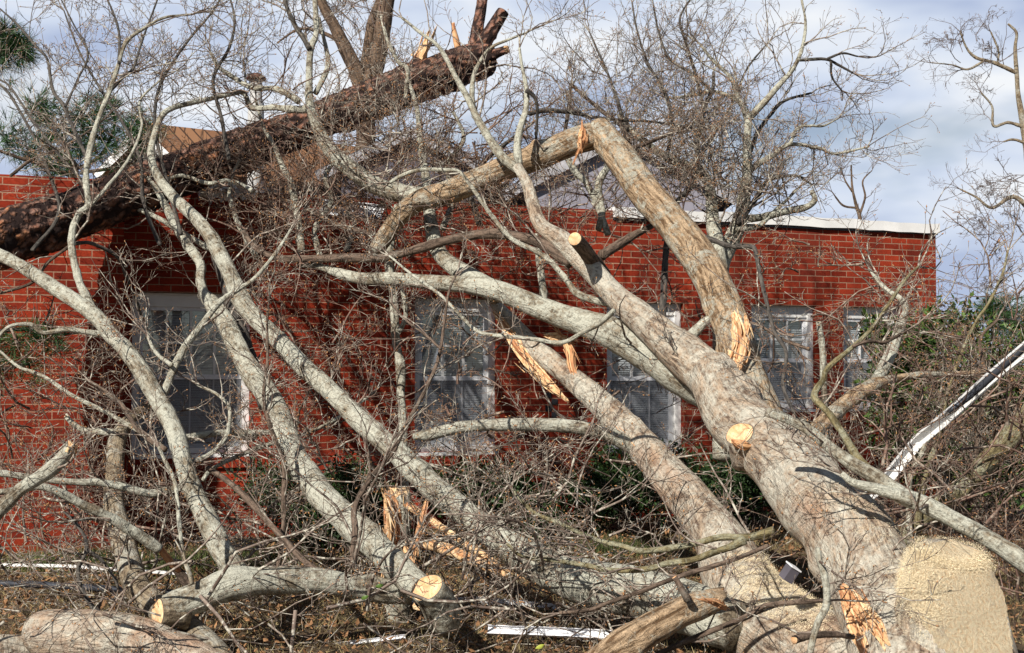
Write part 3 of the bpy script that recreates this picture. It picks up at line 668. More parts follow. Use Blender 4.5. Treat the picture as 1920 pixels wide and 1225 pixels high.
# ---- main fallen tree
def main_twigs(tw):
    o = seeds_box(34, 560, 200, 760, 380, 8.9, 9.6); tw.spray(o, rng.normal(size=(34, 3))*[1, .4, 1]+[0, 0, .5], rng.uniform(.4, .9, 34), np.full(34, .006), 3, (6, 4, 2))
main = tree('main', 'fallen_tree', 'biggest pale fallen trunk, dusted with sawdust, rising from lower right to a broken arch', 'fallen tree', 6, [
 ('trunk', 'pale', 5.6, 8.0, '', .15, '1745,1440,220 1722,1260,190 1696,1170,180 1645,1100,176 1566,1000,160 1489,900,138 1412,800,122 1370,745,112 1335,702,92'),
 ('limb', 'tan', 7.75, 9.2, '', .25, '1440,850,92 1416,780,94 1400,725,88 1384,660,78 1366,600,70 1333,520,67 1288,450,67 1235,382,63 1190,322,60 1150,274,58 1118,242,55'),
 ('broken_limb', 'tan', 9.15, 9.3, '', .5, '1112,254,52 1080,264,52 1040,280,50 980,303,47 905,336,46 835,364,44 785,378,40 745,412,34 718,448,32 704,470,30'),
 ('limb', 'lichen', 9.3, 9.7, '', .9, '800,372,40 750,362,36 700,345,33 655,312,31 620,278,28 600,245,24 583,200,17 580,137,13 584,89,13 593,62,11 590,0,9'),
 ('branch', 'dark', 9.6, 9.8, '', .9, '581,92,11 568,70,10 555,51,9 538,14,8 530,-20,7'),
 ('branch', 'lichen', 9.6, 9.8, '', .9, '590,175,10 606,145,10 614,118,10 607,75,8 597,34,7'),
 ('branch', 'lichen', 9.6, 9.9, '', 1.0, '586,205,16 548,206,14 515,202,12 473,202,11 459,178,9 440,170,7'),
 ('branch', 'lichen', 9.6, 9.9, '', 1.0, '560,190,13 520,168,11 473,165,10 440,147,9 411,127,8 395,100,6'),
 ('limb', 'pale', 7.8, 8.9, '', .35, '1425,815,96 1370,750,98 1310,698,86 1250,648,72 1200,603,56 1145,553,44 1098,497,42 1055,452,38 1015,425,30 1001,390,26 988,345,22 970,312,20'),
 ('branch', 'lichen', 8.9, 9.2, '', 1., '975,322,19 939,291,18 898,226,14 874,178,12 850,137,10 823,89,8 788,62,6 754,34,5'),
 ('branch', 'lichen', 9.1, 9.2, '', 1., '894,222,12 886,192,11 888,147,9 902,113,7 922,89,6 960,72,5 990,60,4'),
 ('branch', 'lichen', 8.95, 9.1, '', 1., '972,310,16 968,275,14 974,240,12 985,205,11 986,165,9 978,120,6 974,90,5'),
 ('branch', 'dark', 9.0, 9.1, '', .9, '986,170,9 1000,180,7 1007,205,6 1005,260,5'),
 ('limb', 'brown', 8.6, 9.4, '', .8, '1070,492,30 1030,466,24 994,451,20 926,441,19 857,448,18 795,464,17 754,475,16 713,483,16 651,483,16 583,486,15 520,484,13 480,465,11 455,435,9'),
 ('branch', 'lichen', 8.5, 8.9, '', .8, '1195,576,18 1160,572,16 1125,565,14 1083,551,12 1056,517,11 1018,479,10 960,448,9 922,404,8 898,370,8 864,324,7 840,319,7 788,319,7 754,329,7 730,343,6'),
 ('cut_stub', 'brown', 8.7, 8.25, 'c', 0, '1135,515,30 1115,490,30 1095,465,28 1078,447,27'),
 ('branch', 'brown', 8.7, 9.0, '', .8, '1130,482,20 1160,462,18 1190,442,15 1222,424,11'),
 ('limb', 'lichen', 8.12, 9.3, '', .5, '1350,752,66 1310,722,78 1265,690,82 1190,642,70 1120,613,55 1050,592,47 990,570,42 930,547,39 870,536,31 800,531,26 740,526,25 680,524,22 640,514,20 600,500,13 560,497,10'),
 ('limb', 'lichen', 8.9, 10.3, '', .5, '930,550,44 890,528,40 845,500,32 820,468,28 808,420,26 803,370,22 795,320,16 788,274,12 782,206,9 765,150,6'),
 ('branch', 'tan', 7.6, 8.6, '', .5, '1480,860,34 1534,800,32 1571,765,31 1606,740,30 1640,722,26 1674,712,16 1726,703,13 1777,702,11 1839,698,10 1880,694,8'),
 ('branch', 'lichen', 8.15, 8.9, '', .8, '1625,733,26 1652,700,24 1672,655,22 1690,610,18 1700,580,14 1690,560,11 1660,540,9 1630,505,6'),
 ('branch', 'dark', 8.8, 7.4, '', .6, '1280,425,10 1337,451,10 1371,462,10 1409,463,10 1417,472,9 1424,506,8 1434,554,8 1451,619,8 1474,661,7 1469,722,7 1489,774,7'),
 ('branch', 'lichen', 8.25, 8.3, '', .6, '1250,670,18 1285,640,20 1320,605,18 1345,595,12'),
 ('branch', 'lichen', 7.5, 7.8, '', .8, '1440,776,22 1455,782,22 1500,798,21 1530,815,17'),
 ('branch', 'lichen', 7.5, 8.3, '', 1.2, '1500,795,8 1518,655,7 1486,678,7 1472,708,6 1469,722,5') if False else ('branch', 'brown', 8.0, 8.3, '', 1., '1518,655,7 1469,637,6 1427,612,5 1395,600,4')],
 twig=main_twigs)
# torn open wood on the standing-up limb, the hinge break, cut knot, lower pocket
def patch(name, px, py, D, w, h, rot, parent, mat='wood', th=.03, seed=1, bulge=.25):
    """an irregular blister of exposed wood lying on a trunk, real thickness"""
    r = np.random.default_rng(seed); n = 26; V = []; B = []; rings = 5
    c0 = P(px, py, D); sx = D/F; jit = 1+.22*r.normal(size=n)
    for k in range(rings):
        f = 1-k/(rings)
        for j in range(n):
            a = 2*math.pi*j/n; x = math.cos(a)*w/2*f*jit[j]; y = math.sin(a)*h/2*f*jit[j]
            xr = x*math.cos(rot)-y*math.sin(rot); yr = x*math.sin(rot)+y*math.cos(rot)
            d = -th*math.sin((1-f)*math.pi/2)-.006*r.normal()*(k > 0)+(w/2*sx*bulge*(f*f)*abs(math.cos(a)))
            V.append(c0+np.array([xr*sx, d, -yr*sx])); B.append([x*sx, 0, y*sx])
    V.append(c0+[0, -th, 0]); B.append([0, 0, 0])
    q = [(k*n+j, k*n+(j+1) % n, (k+1)*n+(j+1) % n, (k+1)*n+j) for k in range(rings-1) for j in range(n)]
    t = [((rings-1)*n+j, (rings-1)*n+(j+1) % n, rings*n) for j in range(n)]
    return mesh(name, V, [np.array(t), np.array(q)], mat, parent, False, None, B)
def torn(parent, Da, Db, pts, mat='wood', n=0, ln=.2, name='torn_wood', rough=.16):
    k = parse(pts); K = []
    for i, q in enumerate(k):
        D = Da+(Db-Da)*i/(len(k)-1); K.append((*P(q[0], q[1], D), q[2]*.5*remap(D)/F))
    K = np.array(K); kc = K.copy(); kc[:, 3] *= .55; limb(name, kc, 'rustwood' if mat == 'wood' else 'wood', parent, '', rough, flute=.4)
    c = catmull(K, .012); t, n_, b_ = frames(c[:, :3]); L = len(c); M = 9; Pn = []; Rr = []
    for q in range(26):
        a0, a1 = sorted(rng.uniform(-.1, 1.1, 2)); 
        if a1-a0 < .25: a1 = a0+rng.uniform(.25, .6)
        f = np.clip(np.linspace(a0, a1, M), 0, 1)*(L-1); i0 = f.astype(int); an = rng.uniform(0, 6.28); ro = rng.uniform(.35, .95); fan = np.linspace(-1, 1, M)**4*rng.uniform(0, .5)
        rr_ = c[i0, 3]*(ro+fan); ex = np.linspace(a0, a1, M)-np.clip(np.linspace(a0, a1, M), 0, 1)
        p = c[i0, :3]+(n_[i0]*math.cos(an)+b_[i0]*math.sin(an))*rr_[:, None]+t[i0]*ex[:, None]*.25
        Pn.append(p); Rr.append(K[:, 3].max()*rng.uniform(.08, .26)*np.array([.05, .6, 1, 1.1, 1, 1.05, .9, .55, .04])*rng.uniform(.8, 1.2, M))
    Pn = np.array(Pn); Rr = np.array(Rr); V, qd = tubes(Pn, Rr, 4)
    arc = np.repeat(np.tile(np.linspace(0, 1, M), 26)*.4+np.repeat(rng.uniform(0, 9, 26), M), 4)
    bc = np.stack([V[:, 0], V[:, 1], arc], 1); bc[:, :2] = (V[:, :2]*1.0) % .5
    mesh('splinters', V, [qd], mat, parent, False, None, bc)
    for i in range(n):
        a = rng.integers(0, len(K)-1); f = rng.uniform(); p = K[a]*(1-f)+K[a+1]*f; d = nrm(K[min(a+1, len(K)-1), :3]-K[a, :3])
        blades('splinters', p[:3]-np.array([0, p[3]*.8, 0]), d*(1 if i % 2 else -1), 5, ln, .010, parent, mat, base=p[3]*.5, spread=.10, flat=.5)
torn(main, 8.06, 7.90, '1376,588,8 1384,615,30 1388,655,40 1378,695,30 1366,722,8', n=5, ln=.13)
torn(main, 8.04, 7.90, '1398,592,6 1402,620,16 1396,660,14 1386,700,6', n=2, ln=.12)
torn(main, 9.1, 9.08, '1092,240,6 1094,252,18 1092,268,22 1086,284,6', 'rustwood', n=6, ln=.09, rough=.3)
torn(main, 6.36, 6.10, '1580,1100,14 1598,1130,44 1618,1170,62 1640,1220,66 1655,1290,50', 'rustwood', n=3, ln=.1)
torn(main, 6.30, 6.02, '1598,1112,10 1616,1140,26 1640,1172,30 1655,1200,16', n=3, ln=.1)
torn(main, 6.32, 6.04, '1584,1120,8 1592,1150,18 1606,1190,22 1622,1230,16', n=3, ln=.1)
def sawn(name, px, py, D, w, dv, ln, parent, mat='pale'):
    e = P(px, py, D); d = nrm(np.array(dv, float)); r = w*.5*remap(D)/F
    limb(name, np.array([(*(e-d*ln), r*1.25), (*(e-d*ln*.5), r*1.08), (*e, r)]), mat, parent, 'c', .07)
sawn('sawn_knot', 1386, 812, 7.46, 56, (-.42, -.60, .68), .20, main)
torn(main, 7.40, 7.42, '1372,826,6 1390,835,20 1404,838,14 1412,834,5', 'rustwood', rough=.2)
# sawdust-covered fork stub beside the trunk
K = [(*P(x, y, D), w*.5*D/F) for (x, y, w, D) in ((1790, 1620, 330, 6.1), (1785, 1450, 300, 6.1), (1786, 1320, 272, 6.1), (1782, 1220, 240, 6.1), (1774, 1140, 205, 6.15), (1768, 1085, 175, 6.2), (1768, 1048, 145, 6.25), (1772, 1022, 105, 6.25))]
o, _ = limb('trunk_fork', np.array(K), 'pale', main, '', .085, fine=True)
def flatcut(o, p0, n):
    n = nrm(np.array(n, float)); me = o.data; N = len(me.vertices); v = np.empty(N*3, np.float32); me.vertices.foreach_get('co', v); v = v.reshape(-1, 3)+np.array(o.parent.location)
    d = (v-p0)@n; f = d > 0; v[f] = v[f]-n*d[f][:, None]+n*(.014*snoise(v[f], 20, 4, 4))[:, None]
    me.vertices.foreach_set('co', (v-np.array(o.parent.location)).astype(np.float32).ravel()); me.materials[1] = MATS['sawdust']; me.update()
    for p in me.polygons:
        k = sum(f[i] for i in p.vertices)
        if k >= 3: p.material_index = 1
        else: p.material_index = 0
nc = np.array([.20, -.80, .58]); nc /= np.linalg.norm(nc)
flatcut(o, P(1790, 1150, 6.07)+nc*.06, nc)
# ---- second fallen tree (under the main trunk)
def second_twigs(tw):
    pass
sec = tree('second', 'fallen_tree', 'second biggest fallen trunk, left of the largest, its upper end torn open with orange wood', 'fallen tree', 6.5, [
 ('trunk', 'pale', 6.3, 9.2, '', .2, '1660,1390,230 1560,1280,205 1490,1205,184 1432,1135,156 1388,1072,122 1338,1000,92 1298,950,84 1258,900,76 1215,852,70 1180,812,62 1140,772,54 1102,734,47 1062,700,41 1015,662,38 975,622,34 945,590,28 925,565,20'),
 ('limb', 'lichen', 7.0, 7.9, '', .4, '1380,1180,96 1285,1142,98 1215,1124,98 1120,1100,90 1040,1072,78 975,1040,64 925,1008,54 875,970,50 820,925,48 770,878,46'),
 ('limb', 'lichen', 7.9, 9.8, '', .6, '775,884,45 722,830,42 680,790,39 620,732,37 560,680,35 510,632,33 470,592,33 446,556,36 424,505,30 398,452,28 368,412,24 326,370,20 297,332,17 283,291,14 291,247,12 303,218,11 326,202,10 394,185,9 459,172,7'),
 ('branch', 'lichen', 8.15, 8.1, '', .8, '1235,862,20 1190,838,30 1140,812,28 1080,800,26 1020,797,25 960,796,24 900,798,22 850,804,22 805,816,22 775,820,12'),
 ('branch', 'moss', 6.5, 6.9, '', 1., '1450,994,16 1406,1007,15 1354,1007,13 1303,1019,12 1251,1029,12 1200,1033,11 1166,1024,10 1124,1014,9 1090,1000,8 1046,980,8 1004,963,7 980,942,6 960,918,5'),
 ('branch', 'moss', 6.5, 6.9, '', 1., '1395,1011,18 1370,1024,15 1337,1035,12 1303,1048,12 1251,1057,11 1200,1069,11 1138,1069,10 1097,1060,9 1029,1050,8 980,1045,7 950,1020,6'),
 ('branch', 'brown', 6.2, 6.7, '', .8, '1440,1024,7 1371,1052,9 1269,1083,9 1200,1110,9 1131,1134,8 1104,1144,8 1050,1150,7'),
 ('branch', 'brown', 6.0, 6.0, '', .5, '1231,1228,10 1286,1203,11 1337,1182,11 1399,1158,11 1433,1138,11 1480,1132,10 1545,1127,8'),
 ('branch', 'lichen', 9.7, 9.9, '', 1., '416,500,22 408,470,18 384,462,13 357,445,10 326,427,10 285,404,9 240,387,9 192,377,9 168,386,9')],
 twig=second_twigs)
torn(sec, 9.08, 8.68, '926,585,6 945,612,16 968,650,24 1000,690,26 1030,722,22 1056,745,6', n=4, ln=.13)
torn(sec, 8.72, 8.6, '1050,628,6 1066,650,20 1072,690,18 1082,722,6', 'rustwood', n=3, ln=.2)
torn(sec, 8.75, 8.7, '1022,630,6 1040,634,18 1062,640,16 1076,655,6', 'wood', n=2, ln=.15)
torn(sec, 8.42, 8.1, '1128,756,5 1148,785,14 1172,815,14 1190,838,5', 'rustwood', n=2, ln=.15)
torn(sec, 7.86, 7.35, '720,932,6 748,940,14 800,972,15 860,1012,13 920,1050,12 965,1076,5', n=4, ln=.12)
# ---- long limb beside it, ending at a sawn stub
tree('third', 'fallen_limb', 'long grey limb slanting from the left window down to the sawn stub', 'fallen limb', 7.2, [
 ('trunk', 'lichen', 7.0, 9.4, 'B', .5, '800,1118,46 752,1076,52 700,1022,56 655,972,54 610,925,53 570,880,49 540,830,46 522,780,44 500,735,43 470,700,41 444,655,38 420,604,34 402,572,30 384,552,24'),
 ('limb', 'lichen', 9.2, 9.9, '', 1.0, '405,600,22 388,560,18 376,530,18 376,492,18 352,458,18 329,420,16 310,385,14 290,350,10 262,322,8'),
 ('limb', 'dark', 8.9, 9.6, '', .6, '500,760,30 478,700,30 458,640,28 440,590,26 428,545,24 405,480,20'),
 ('branch', 'lichen', 8.2, 8.8, '', 1., '381,901,8 398,880,8 446,856,8 520,829,8 549,822,7 593,805,7 640,780,6 690,745,5')])
st = tree('stub', 'sawn_stub', 'short sawn-off log end with a pale oval cut facing up in the centre foreground', 'log', 6.9, [
 ('log', 'lichen', 7.0, 6.84, 'c', 0, '830,1168,66 818,1138,66 797,1104,66')])
# ---- broken standing stump and splinters
stump = tree('stump', 'broken_stump', 'upright broken stump with a tall orange hollow tear, behind the sawn stub', 'stump', 8.0, [
 ('trunk', 'lichen', 7.75, 7.75, 'b', .1, '752,1165,44 750,1110,46 750,1040,48 748,980,46 746,936,42'),
 ('torn_slab', 'wood', 7.6, 7.4, '', 0, '771,1026,16 806,1024,20 857,1038,22 908,1059,20 953,1079,10')])
torn(stump, 7.58, 7.56, '722,925,8 734,950,28 738,1000,34 738,1050,28 734,1080,8', 'rustwood', n=3, ln=.15)
torn(stump, 7.5, 7.5, '722,935,5 730,980,12 728,1030,14 722,1060,5', 'wood', n=2, ln=.15)
torn(stump, 7.7, 7.5, '790,960,4 800,940,9 790,985,16 782,1010,14 778,1050,8', 'rustwood', n=2, ln=.2)
torn(stump, 7.6, 7.4, '728,1040,6 755,1062,22 780,1090,20 800,1105,6', 'wood', n=3, ln=.1)
torn(stump, 7.6, 7.5, '752,1000,4 762,1030,8 775,1060,9 790,1075,5', 'wood', n=1, ln=.2)
# ---- left side limbs
tree('left', 'fallen_limb', 'forked grey limb slanting across the left window from the left edge', 'fallen limb', 7.4, [
 ('trunk', 'lichen', 7.3, 8.6, '', .5, '446,1108,50 436,1068,46 408,1020,42 385,966,40 363,918,37 343,863,35 326,805,33 300,755,33 272,702,34 242,655,32 212,625,30 180,590,29 120,550,27 60,514,25 0,480,24 -80,440,22'),
 ('branch', 'lichen', 7.9, 8.5, '', 1., '302,752,17 322,698,15 343,654,14 370,619,13 411,568,11 446,544,9 480,520,8 520,470,6 545,430,5'),
 ('branch', 'lichen', 8.3, 9.0, '', .8, '172,585,20 160,555,17 147,527,15 134,469,14 137,427,13 150,400,13 166,386,13 162,343,12 165,302,12 182,233,10 206,171,9 223,120,8 237,79,7 274,51,6 309,33,5 360,27,4'),
 ('branch', 'dark', 8.8, 9.2, '', 1.1, '165,302,9 148,262,8 130,223,7 120,199,7 99,168,6 89,113,5 69,89,5 34,48,4 0,17,3'),
 ('branch', 'dark', 8.8, 9.2, '', 1.1, '206,171,7 235,140,6 250,128,5 267,75,4 295,0,3'),
 ('branch', 'dark', 8.8, 9.2, '', 1.1, '223,120,6 223,62,5 209,17,4 196,-10,3'),
 ('branch', 'dark', 8.8, 9.4, '', 1.1, '122,200,5 145,150,4 165,100,4 140,50,3 115,0,3'),
 ('branch', 'dark', 8.6, 9.2, '', 1.1, '160,345,6 110,290,5 60,225,5 20,165,4 0,150,4'),
 ('branch', 'lichen', 8.5, 9., '', 1., '168,388,8 199,352,7 240,300,6 265,240,5 262,190,4 300,150,4'),
 ('branch', 'lichen', 8.2, 8.1, '', 1., '216,627,10 185,627,11 150,622,10 120,619,10 82,625,9 58,609,8 17,613,7 -10,640,6'),
 ('branch', 'dark', 8.5, 8.9, '', .9, '141,457,8 171,457,7 219,482,7 237,520,6 254,561,6 265,590,5'),
 ('branch', 'brown', 8.5, 8.3, '', .9, '130,462,6 89,493,6 60,530,6 0,550,5'),
 ('branch', 'lichen', 7.7, 7.5, '', .9, '341,916,15 281,925,16 240,915,15 189,904,14 137,903,13 86,899,13 40,893,12 -20,885,12'),
 ('branch', 'lichen', 7.7, 8.0, '', .9, '343,870,9 387,856,9 422,822,8 429,794,7 429,763,7 405,739,6 370,722,5'),
 ('branch', 'brown', 7.8, 8.2, '', .9, '309,843,11 264,811,10 240,777,9 223,753,8 192,729,7 168,715,6'),
 ('branch', 'lichen', 7.9, 8.3, '', 1.3, '322,685,8 291,660,7 274,623,6')])
tree('leftlog', 'fallen_log', 'horizontal forked log with a pale sawn end low in the left foreground', 'log', 7.2, [
 ('trunk', 'lichen', 7.0, 7.3, '', .4, '312,1146,50 330,1140,56 360,1130,58 395,1116,58 430,1100,62 475,1094,54 520,1094,50 583,1092,48 640,1098,46 690,1104,46 770,1108,44'),
 ('branch', 'brown', 7.2, 7.8, '', .7, '690,1102,12 640,1085,12 583,1062,12 514,990,11 470,942,13 428,904,11 387,877,10')])
sawn('sawn_end', 299, 1148, 6.93, 50, (-.75, -.62, .12), .16, THINGS['leftlog'], 'greytan')
tree('vert', 'fallen_log', 'smooth curved trunk rising beside the sawn log end and bending up at the left', 'log', 7.1, [
 ('trunk', 'greytan', 6.7, 8.6, '', .3, '440,1290,66 394,1226,62 343,1182,58 300,1148,52 263,1114,50 242,1072,46 234,1024,46 224,987,42 214,942,37 216,891,35 220,839,33 232,806,28 254,780,22 276,765,20'),
 ('branch', 'lichen', 8.4, 8.5, 'b', .8, '222,812,16 195,809,14 165,808,12 140,797,11 126,782,10')], tmat='twig')
tree('l6', 'fallen_branch', 'white lichened branch with a rusty torn end, low at the left edge of the photo', 'branch', 7, [
 ('branch', 'lichen', 7.4, 7.1, '', .9, '300,1030,20 254,1000,19 206,970,18 154,946,17 120,928,16 79,913,14 40,918,12 -20,925,12'),
 ('branch', 'rustwood', 7.4, 7.5, '', 0, '298,1026,12 312,1046,14 328,1064,12 340,1075,8'),
 ('branch', 'brown', 7.5, 7.5, '', .3, '325,1058,18 345,1085,19 368,1112,18')])
tree('l9', 'broken_branch', 'thick grey branch stub with a pale snapped tip pointing up at the left edge', 'branch', 6.6, [
 ('branch', 'lichen', 6.6, 6.7, 'b', .3, '-50,1010,28 0,955,27 45,915,25 93,884,27 120,858,26 132,843,24')])
tree('blog1', 'fallen_log', 'thick whitish log lying on the ground in the bottom left corner area', 'log', 7, [
 ('log', 'pale', 7.1, 6.7, '', .1, '66,1178,70 90,1180,88 150,1186,90 240,1205,92 340,1240,92 420,1280,90')])
tree('blog2', 'fallen_log', 'cut whitish log end poking in at the very bottom left corner', 'log', 7, [
 ('log', 'pale', 6.9, 7.1, 'c', 0, '-160,1230,60 -60,1224,60 0,1221,60 55,1218,54')])
tree('front', 'cut_log', 'brown cut log with a peeling rusty end lying across the bottom centre of the photo', 'log', 5.9, [
 ('log', 'tan', 5.7, 6.0, 'd', 0, '1080,1290,66 1135,1236,64 1200,1190,62 1268,1150,58 1330,1126,48 1345,1122,42'),
 ('branch', 'brown', 5.85, 5.85, 'c', 0, '1292,1125,16 1280,1105,12 1266,1083,11')])
torn(THINGS['front'], 5.8, 5.88, '1322,1126,5 1338,1128,12 1352,1134,14 1362,1140,5', 'rustwood', n=5, ln=.07)
tree('sm1', 'fallen_branch', 'thin crooked lichen branch hanging between the two biggest trunks at the bottom', 'branch', 5.5, [
 ('branch', 'lichen', 5.6, 5.5, '', .4, '1534,1028,11 1537,1052,12 1547,1079,13 1551,1131,14 1534,1168,13 1522,1210,12 1512,1260,12'),
 ('branch', 'brown', 5.6, 5.9, 'C', 0, '1490,1200,16 1520,1193,14 1560,1190,12 1600,1194,10')])
# ---- right side
def right_twigs(tw): pass
tree('a5', 'fallen_branch', 'long mossy grey branch sloping down to the right edge in front of the white gutter', 'branch', 6.5, [
 ('branch', 'lichen', 6.2, 6.8, '', .5, '2000,1110,42 1920,1052,38 1860,1012,33 1800,977,33 1740,946,34 1690,925,33 1640,890,29 1600,868,25 1560,840,22 1520,808,20 1490,792,18 1445,776,13'),
 ('branch', 'lichen', 6.5, 6.5, '', .8, '1740,948,26 1700,934,25 1640,914,20 1600,905,14 1578,888,10'),
 ('branch', 'moss', 6.6, 7.2, '', .5, '1640,890,18 1610,860,17 1585,820,15 1554,774,14 1527,743,13 1545,710,11 1552,690,10 1600,650,9 1640,610,8 1670,565,7 1700,522,6 1722,500,5'),
 ('branch', 'dark', 6.8, 6.9, '', 1., '1560,690,6 1520,760,5 1480,740,5 1470,700,5') if False else ('branch', 'brown', 6.9, 7.1, '', 1., '1600,650,7 1630,640,7 1660,642,6 1700,620,5')])
tree('mossy', 'mossy_trunk', 'olive green mossy trunk leaning up to the right edge among the brush', 'tree', 9, [
 ('trunk', 'moss', 9.5, 9.0, '', .5, '1640,1085,26 1691,1011,28 1729,973,34 1777,935,35 1828,891,37 1870,846,40 1907,805,42 1960,740,42 2020,660,40'),
 ('branch', 'lichen', 9.3, 9.4, '', .8, '1706,1024,11 1705,942,11 1708,891,10 1726,856,9 1745,810,8 1755,770,6'),
 ('branch', 'moss', 9.3, 9.4, '', .8, '1720,985,12 1728,930,11 1743,867,10 1766,805,9 1775,740,7 1798,674,7 1825,612,6 1856,564,6 1880,513,5 1890,470,4'),
 ('branch', 'brown', 9.4, 9.6, '', .9, '1828,891,10 1835,800,8 1850,720,7 1838,640,6 1870,600,5')])
tree('crookr', 'standing_pole', 'short lichen-covered pole standing against the pier between the two right windows', 'branch', 8.9, [
 ('pole', 'lichen', 9.4, 9.4, 'c', 0, '1550,860,13 1546,790,13 1544,736,12 1541,657,12 1535,604,11')])
# ---- middle uprights
tree('mid1', 'slender_tree', 'slender pale upright stem left of the centre window', 'tree', 9.3, [
 ('trunk', 'lichen', 9.3, 9.8, '', .8, '756,1080,17 757,900,17 754,777,16 751,743,15 751,691,18 744,647,16 741,606,16 737,554,16 730,493,16 738,430,14 745,385,11'),
 ('branch', 'lichen', 9.5, 9.5, '', 1., '749,622,10 760,594,9 758,561,8 750,530,7')])
tree('mid2', 'bent_branch', 'thin bent dark branch curving down past the left side of the centre window', 'branch', 7, [
 ('branch', 'brown', 6.9, 7.8, '', .7, '662,1062,15 665,994,13 665,952,11 693,899,10 734,850,9 757,805,8 782,760,8 809,708,7 826,654,6 840,554,5 855,515,4'),
 ('branch', 'brown', 7.3, 7.8, '', .7, '826,654,5 800,630,5 760,600,4 735,570,4')])
tree('mid3', 'thin_branch', 'long thin pale branch reaching across the centre window', 'branch', 7.6, [
 ('branch', 'lichen', 7.5, 8.2, '', .8, '1152,582,10 1125,606,10 1090,625,9 1053,643,9 1000,636,8 919,628,7 891,619,7 857,585,6 823,551,6 775,517,5 730,480,4')])
tree('mid4', 'slender_sapling', 'thin grey stem standing upright between the big left window and the centre', 'tree', 7.9, [
 ('trunk', 'brown', 7.7, 8.2, '', .8, '520,1080,9 531,994,9 531,930,9 531,867,9 504,794,8 494,743,7 501,680,6 501,606,5 505,560,4')])
tree('mid5', 'crooked_branch', 'dark crooked branch on the dead grass in the lower left foreground', 'branch', 7.3, [
 ('branch', 'dark', 7.2, 7.6, '', .8, '192,1153,10 171,1134,9 151,1096,8 147,1066,8 161,1038,7 161,1011,7 141,980,6 120,960,5'),
 ('branch', 'dark', 7.3, 7.3, '', .8, '161,1030,7 190,1050,7 215,1085,6 222,1105,5')])
tree('mid6', 'slender_sapling', 'thin pale stem rising from the horizontal log in front of the forked grey limb', 'branch', 7, [
 ('branch', 'lichen', 6.95, 7.3, '', .8, '360,1095,9 357,1079,9 343,1038,8 336,976,8 329,908,8 310,865,7 298,839,6')])
tree('mid7', 'pale_branch', 'pale horizontal branch crossing the bottom of the big left window', 'branch', 8.6, [
 ('branch', 'lichen', 8.5, 8.8, '', .9, '330,822,11 370,816,12 411,812,12 450,812,12 497,811,10 540,806,8'),
 ('branch', 'lichen', 8.5, 8.8, '', .9, '430,812,10 455,822,10 480,820,8')])
tree('lowlong', 'grey_branch', 'grey branch running down to the right across the lower left bricks', 'branch', 8, [
 ('branch', 'lichen', 7.9, 8.4, '', .9, '300,835,10 254,805,9 192,770,8 137,743,8 79,705,7 34,688,6 0,660,5')])
# ---- crown trees above the parapet on the right
def crown_r(tw):
    for (n, a) in ((46, (1320, 190, 1450, 390, 9.4, 10.6)), (70, (1130, 240, 1340, 400, 9.4, 11)), (34, (1380, 310, 1470, 400, 9.4, 10.8))):
        o = seeds_box(n, *a); d = rng.normal(size=(n, 3))*[.8, .5, .6]+[0, 0, .8]
        tw.spray(o, d, rng.uniform(.35, .85, n), np.full(n, .006), 3, (5, 3, 3), up=.06)
tree('crown_r', 'bare_tree', 'pale-barked bare tree rising before the parapet, right of the broken arch', 'tree', 10, [
 ('trunk', 'lichen', 9.6, 10.0, '', .4, '1352,860,40 1353,680,36 1352,560,34 1352,500,34 1362,468,32 1385,420,28 1395,370,24 1402,326,20 1402,274,16 1406,219,14'),
 ('trunk', 'lichen', 9.7, 10.4, '', .6, '1350,510,32 1345,470,28 1337,420,26 1334,370,22 1320,329,19 1286,312,18 1251,298,16 1217,274,14 1179,243,12 1160,215,8'),
 ('limb', 'lichen', 10.0, 10.3, '', 1.2, '1405,222,13 1441,182,12 1464,155,10 1486,130,9 1503,93,7 1510,45,5 1503,0,4 1497,-30,3'),
 ('limb', 'lichen', 10.0, 10.3, '', 1.2, '1406,222,10 1382,178,9 1371,147,8 1337,113,6 1310,80,4'),
 ('limb', 'lichen', 10.0, 10.4, '', 1.2, '1402,230,9 1385,190,8 1340,172,7 1300,178,6 1260,185,5'),
 ('branch', 'dark', 10.1, 10.3, '', 1.2, '1500,113,6 1547,111,6 1572,122,5 1599,137,4'),
 ('branch', 'dark', 10.1, 10.3, '', 1.2, '1558,116,5 1560,145,4 1578,170,3'),
 ('branch', 'dark', 10.1, 10.3, '', 1.2, '1552,110,5 1580,100,4 1608,106,3'),
 ('branch', 'lichen', 10.0, 10.4, '', 1.3, '1404,322,13 1421,309,12 1451,291,10 1482,271,8 1537,278,6 1565,288,5 1626,276,4'),
 ('branch', 'lichen', 10.0, 10.4, '', 1.3, '1480,272,7 1496,240,6 1520,236,5 1544,236,4 1572,222,3'),
 ('branch', 'lichen', 9.9, 9.9, '', 1.0, '1390,412,16 1430,408,15 1460,400,14 1486,394,14 1512,388,12 1527,374,11 1520,358,8'),
 ('branch', 'dark', 10.0, 10.6, '', 1.3, '1400,300,9 1420,250,8 1445,215,7 1470,190,6 1520,175,4'),
 ('branch', 'dark', 9.8, 10.3, '', 1.3, '1385,420,12 1420,370,10 1440,340,8 1490,330,6 1520,345,4'),
 ('branch', 'lichen', 9.8, 10.0, '', 1.2, '1380,430,10 1420,425,9 1448,400,8 1470,380,6 1500,350,4'),
 ('branch', 'dark', 10.2, 10.5, '', 1.2, '1320,206,7 1303,137,6 1282,69,5 1275,34,4 1296,-5,3')], twig=crown_r)
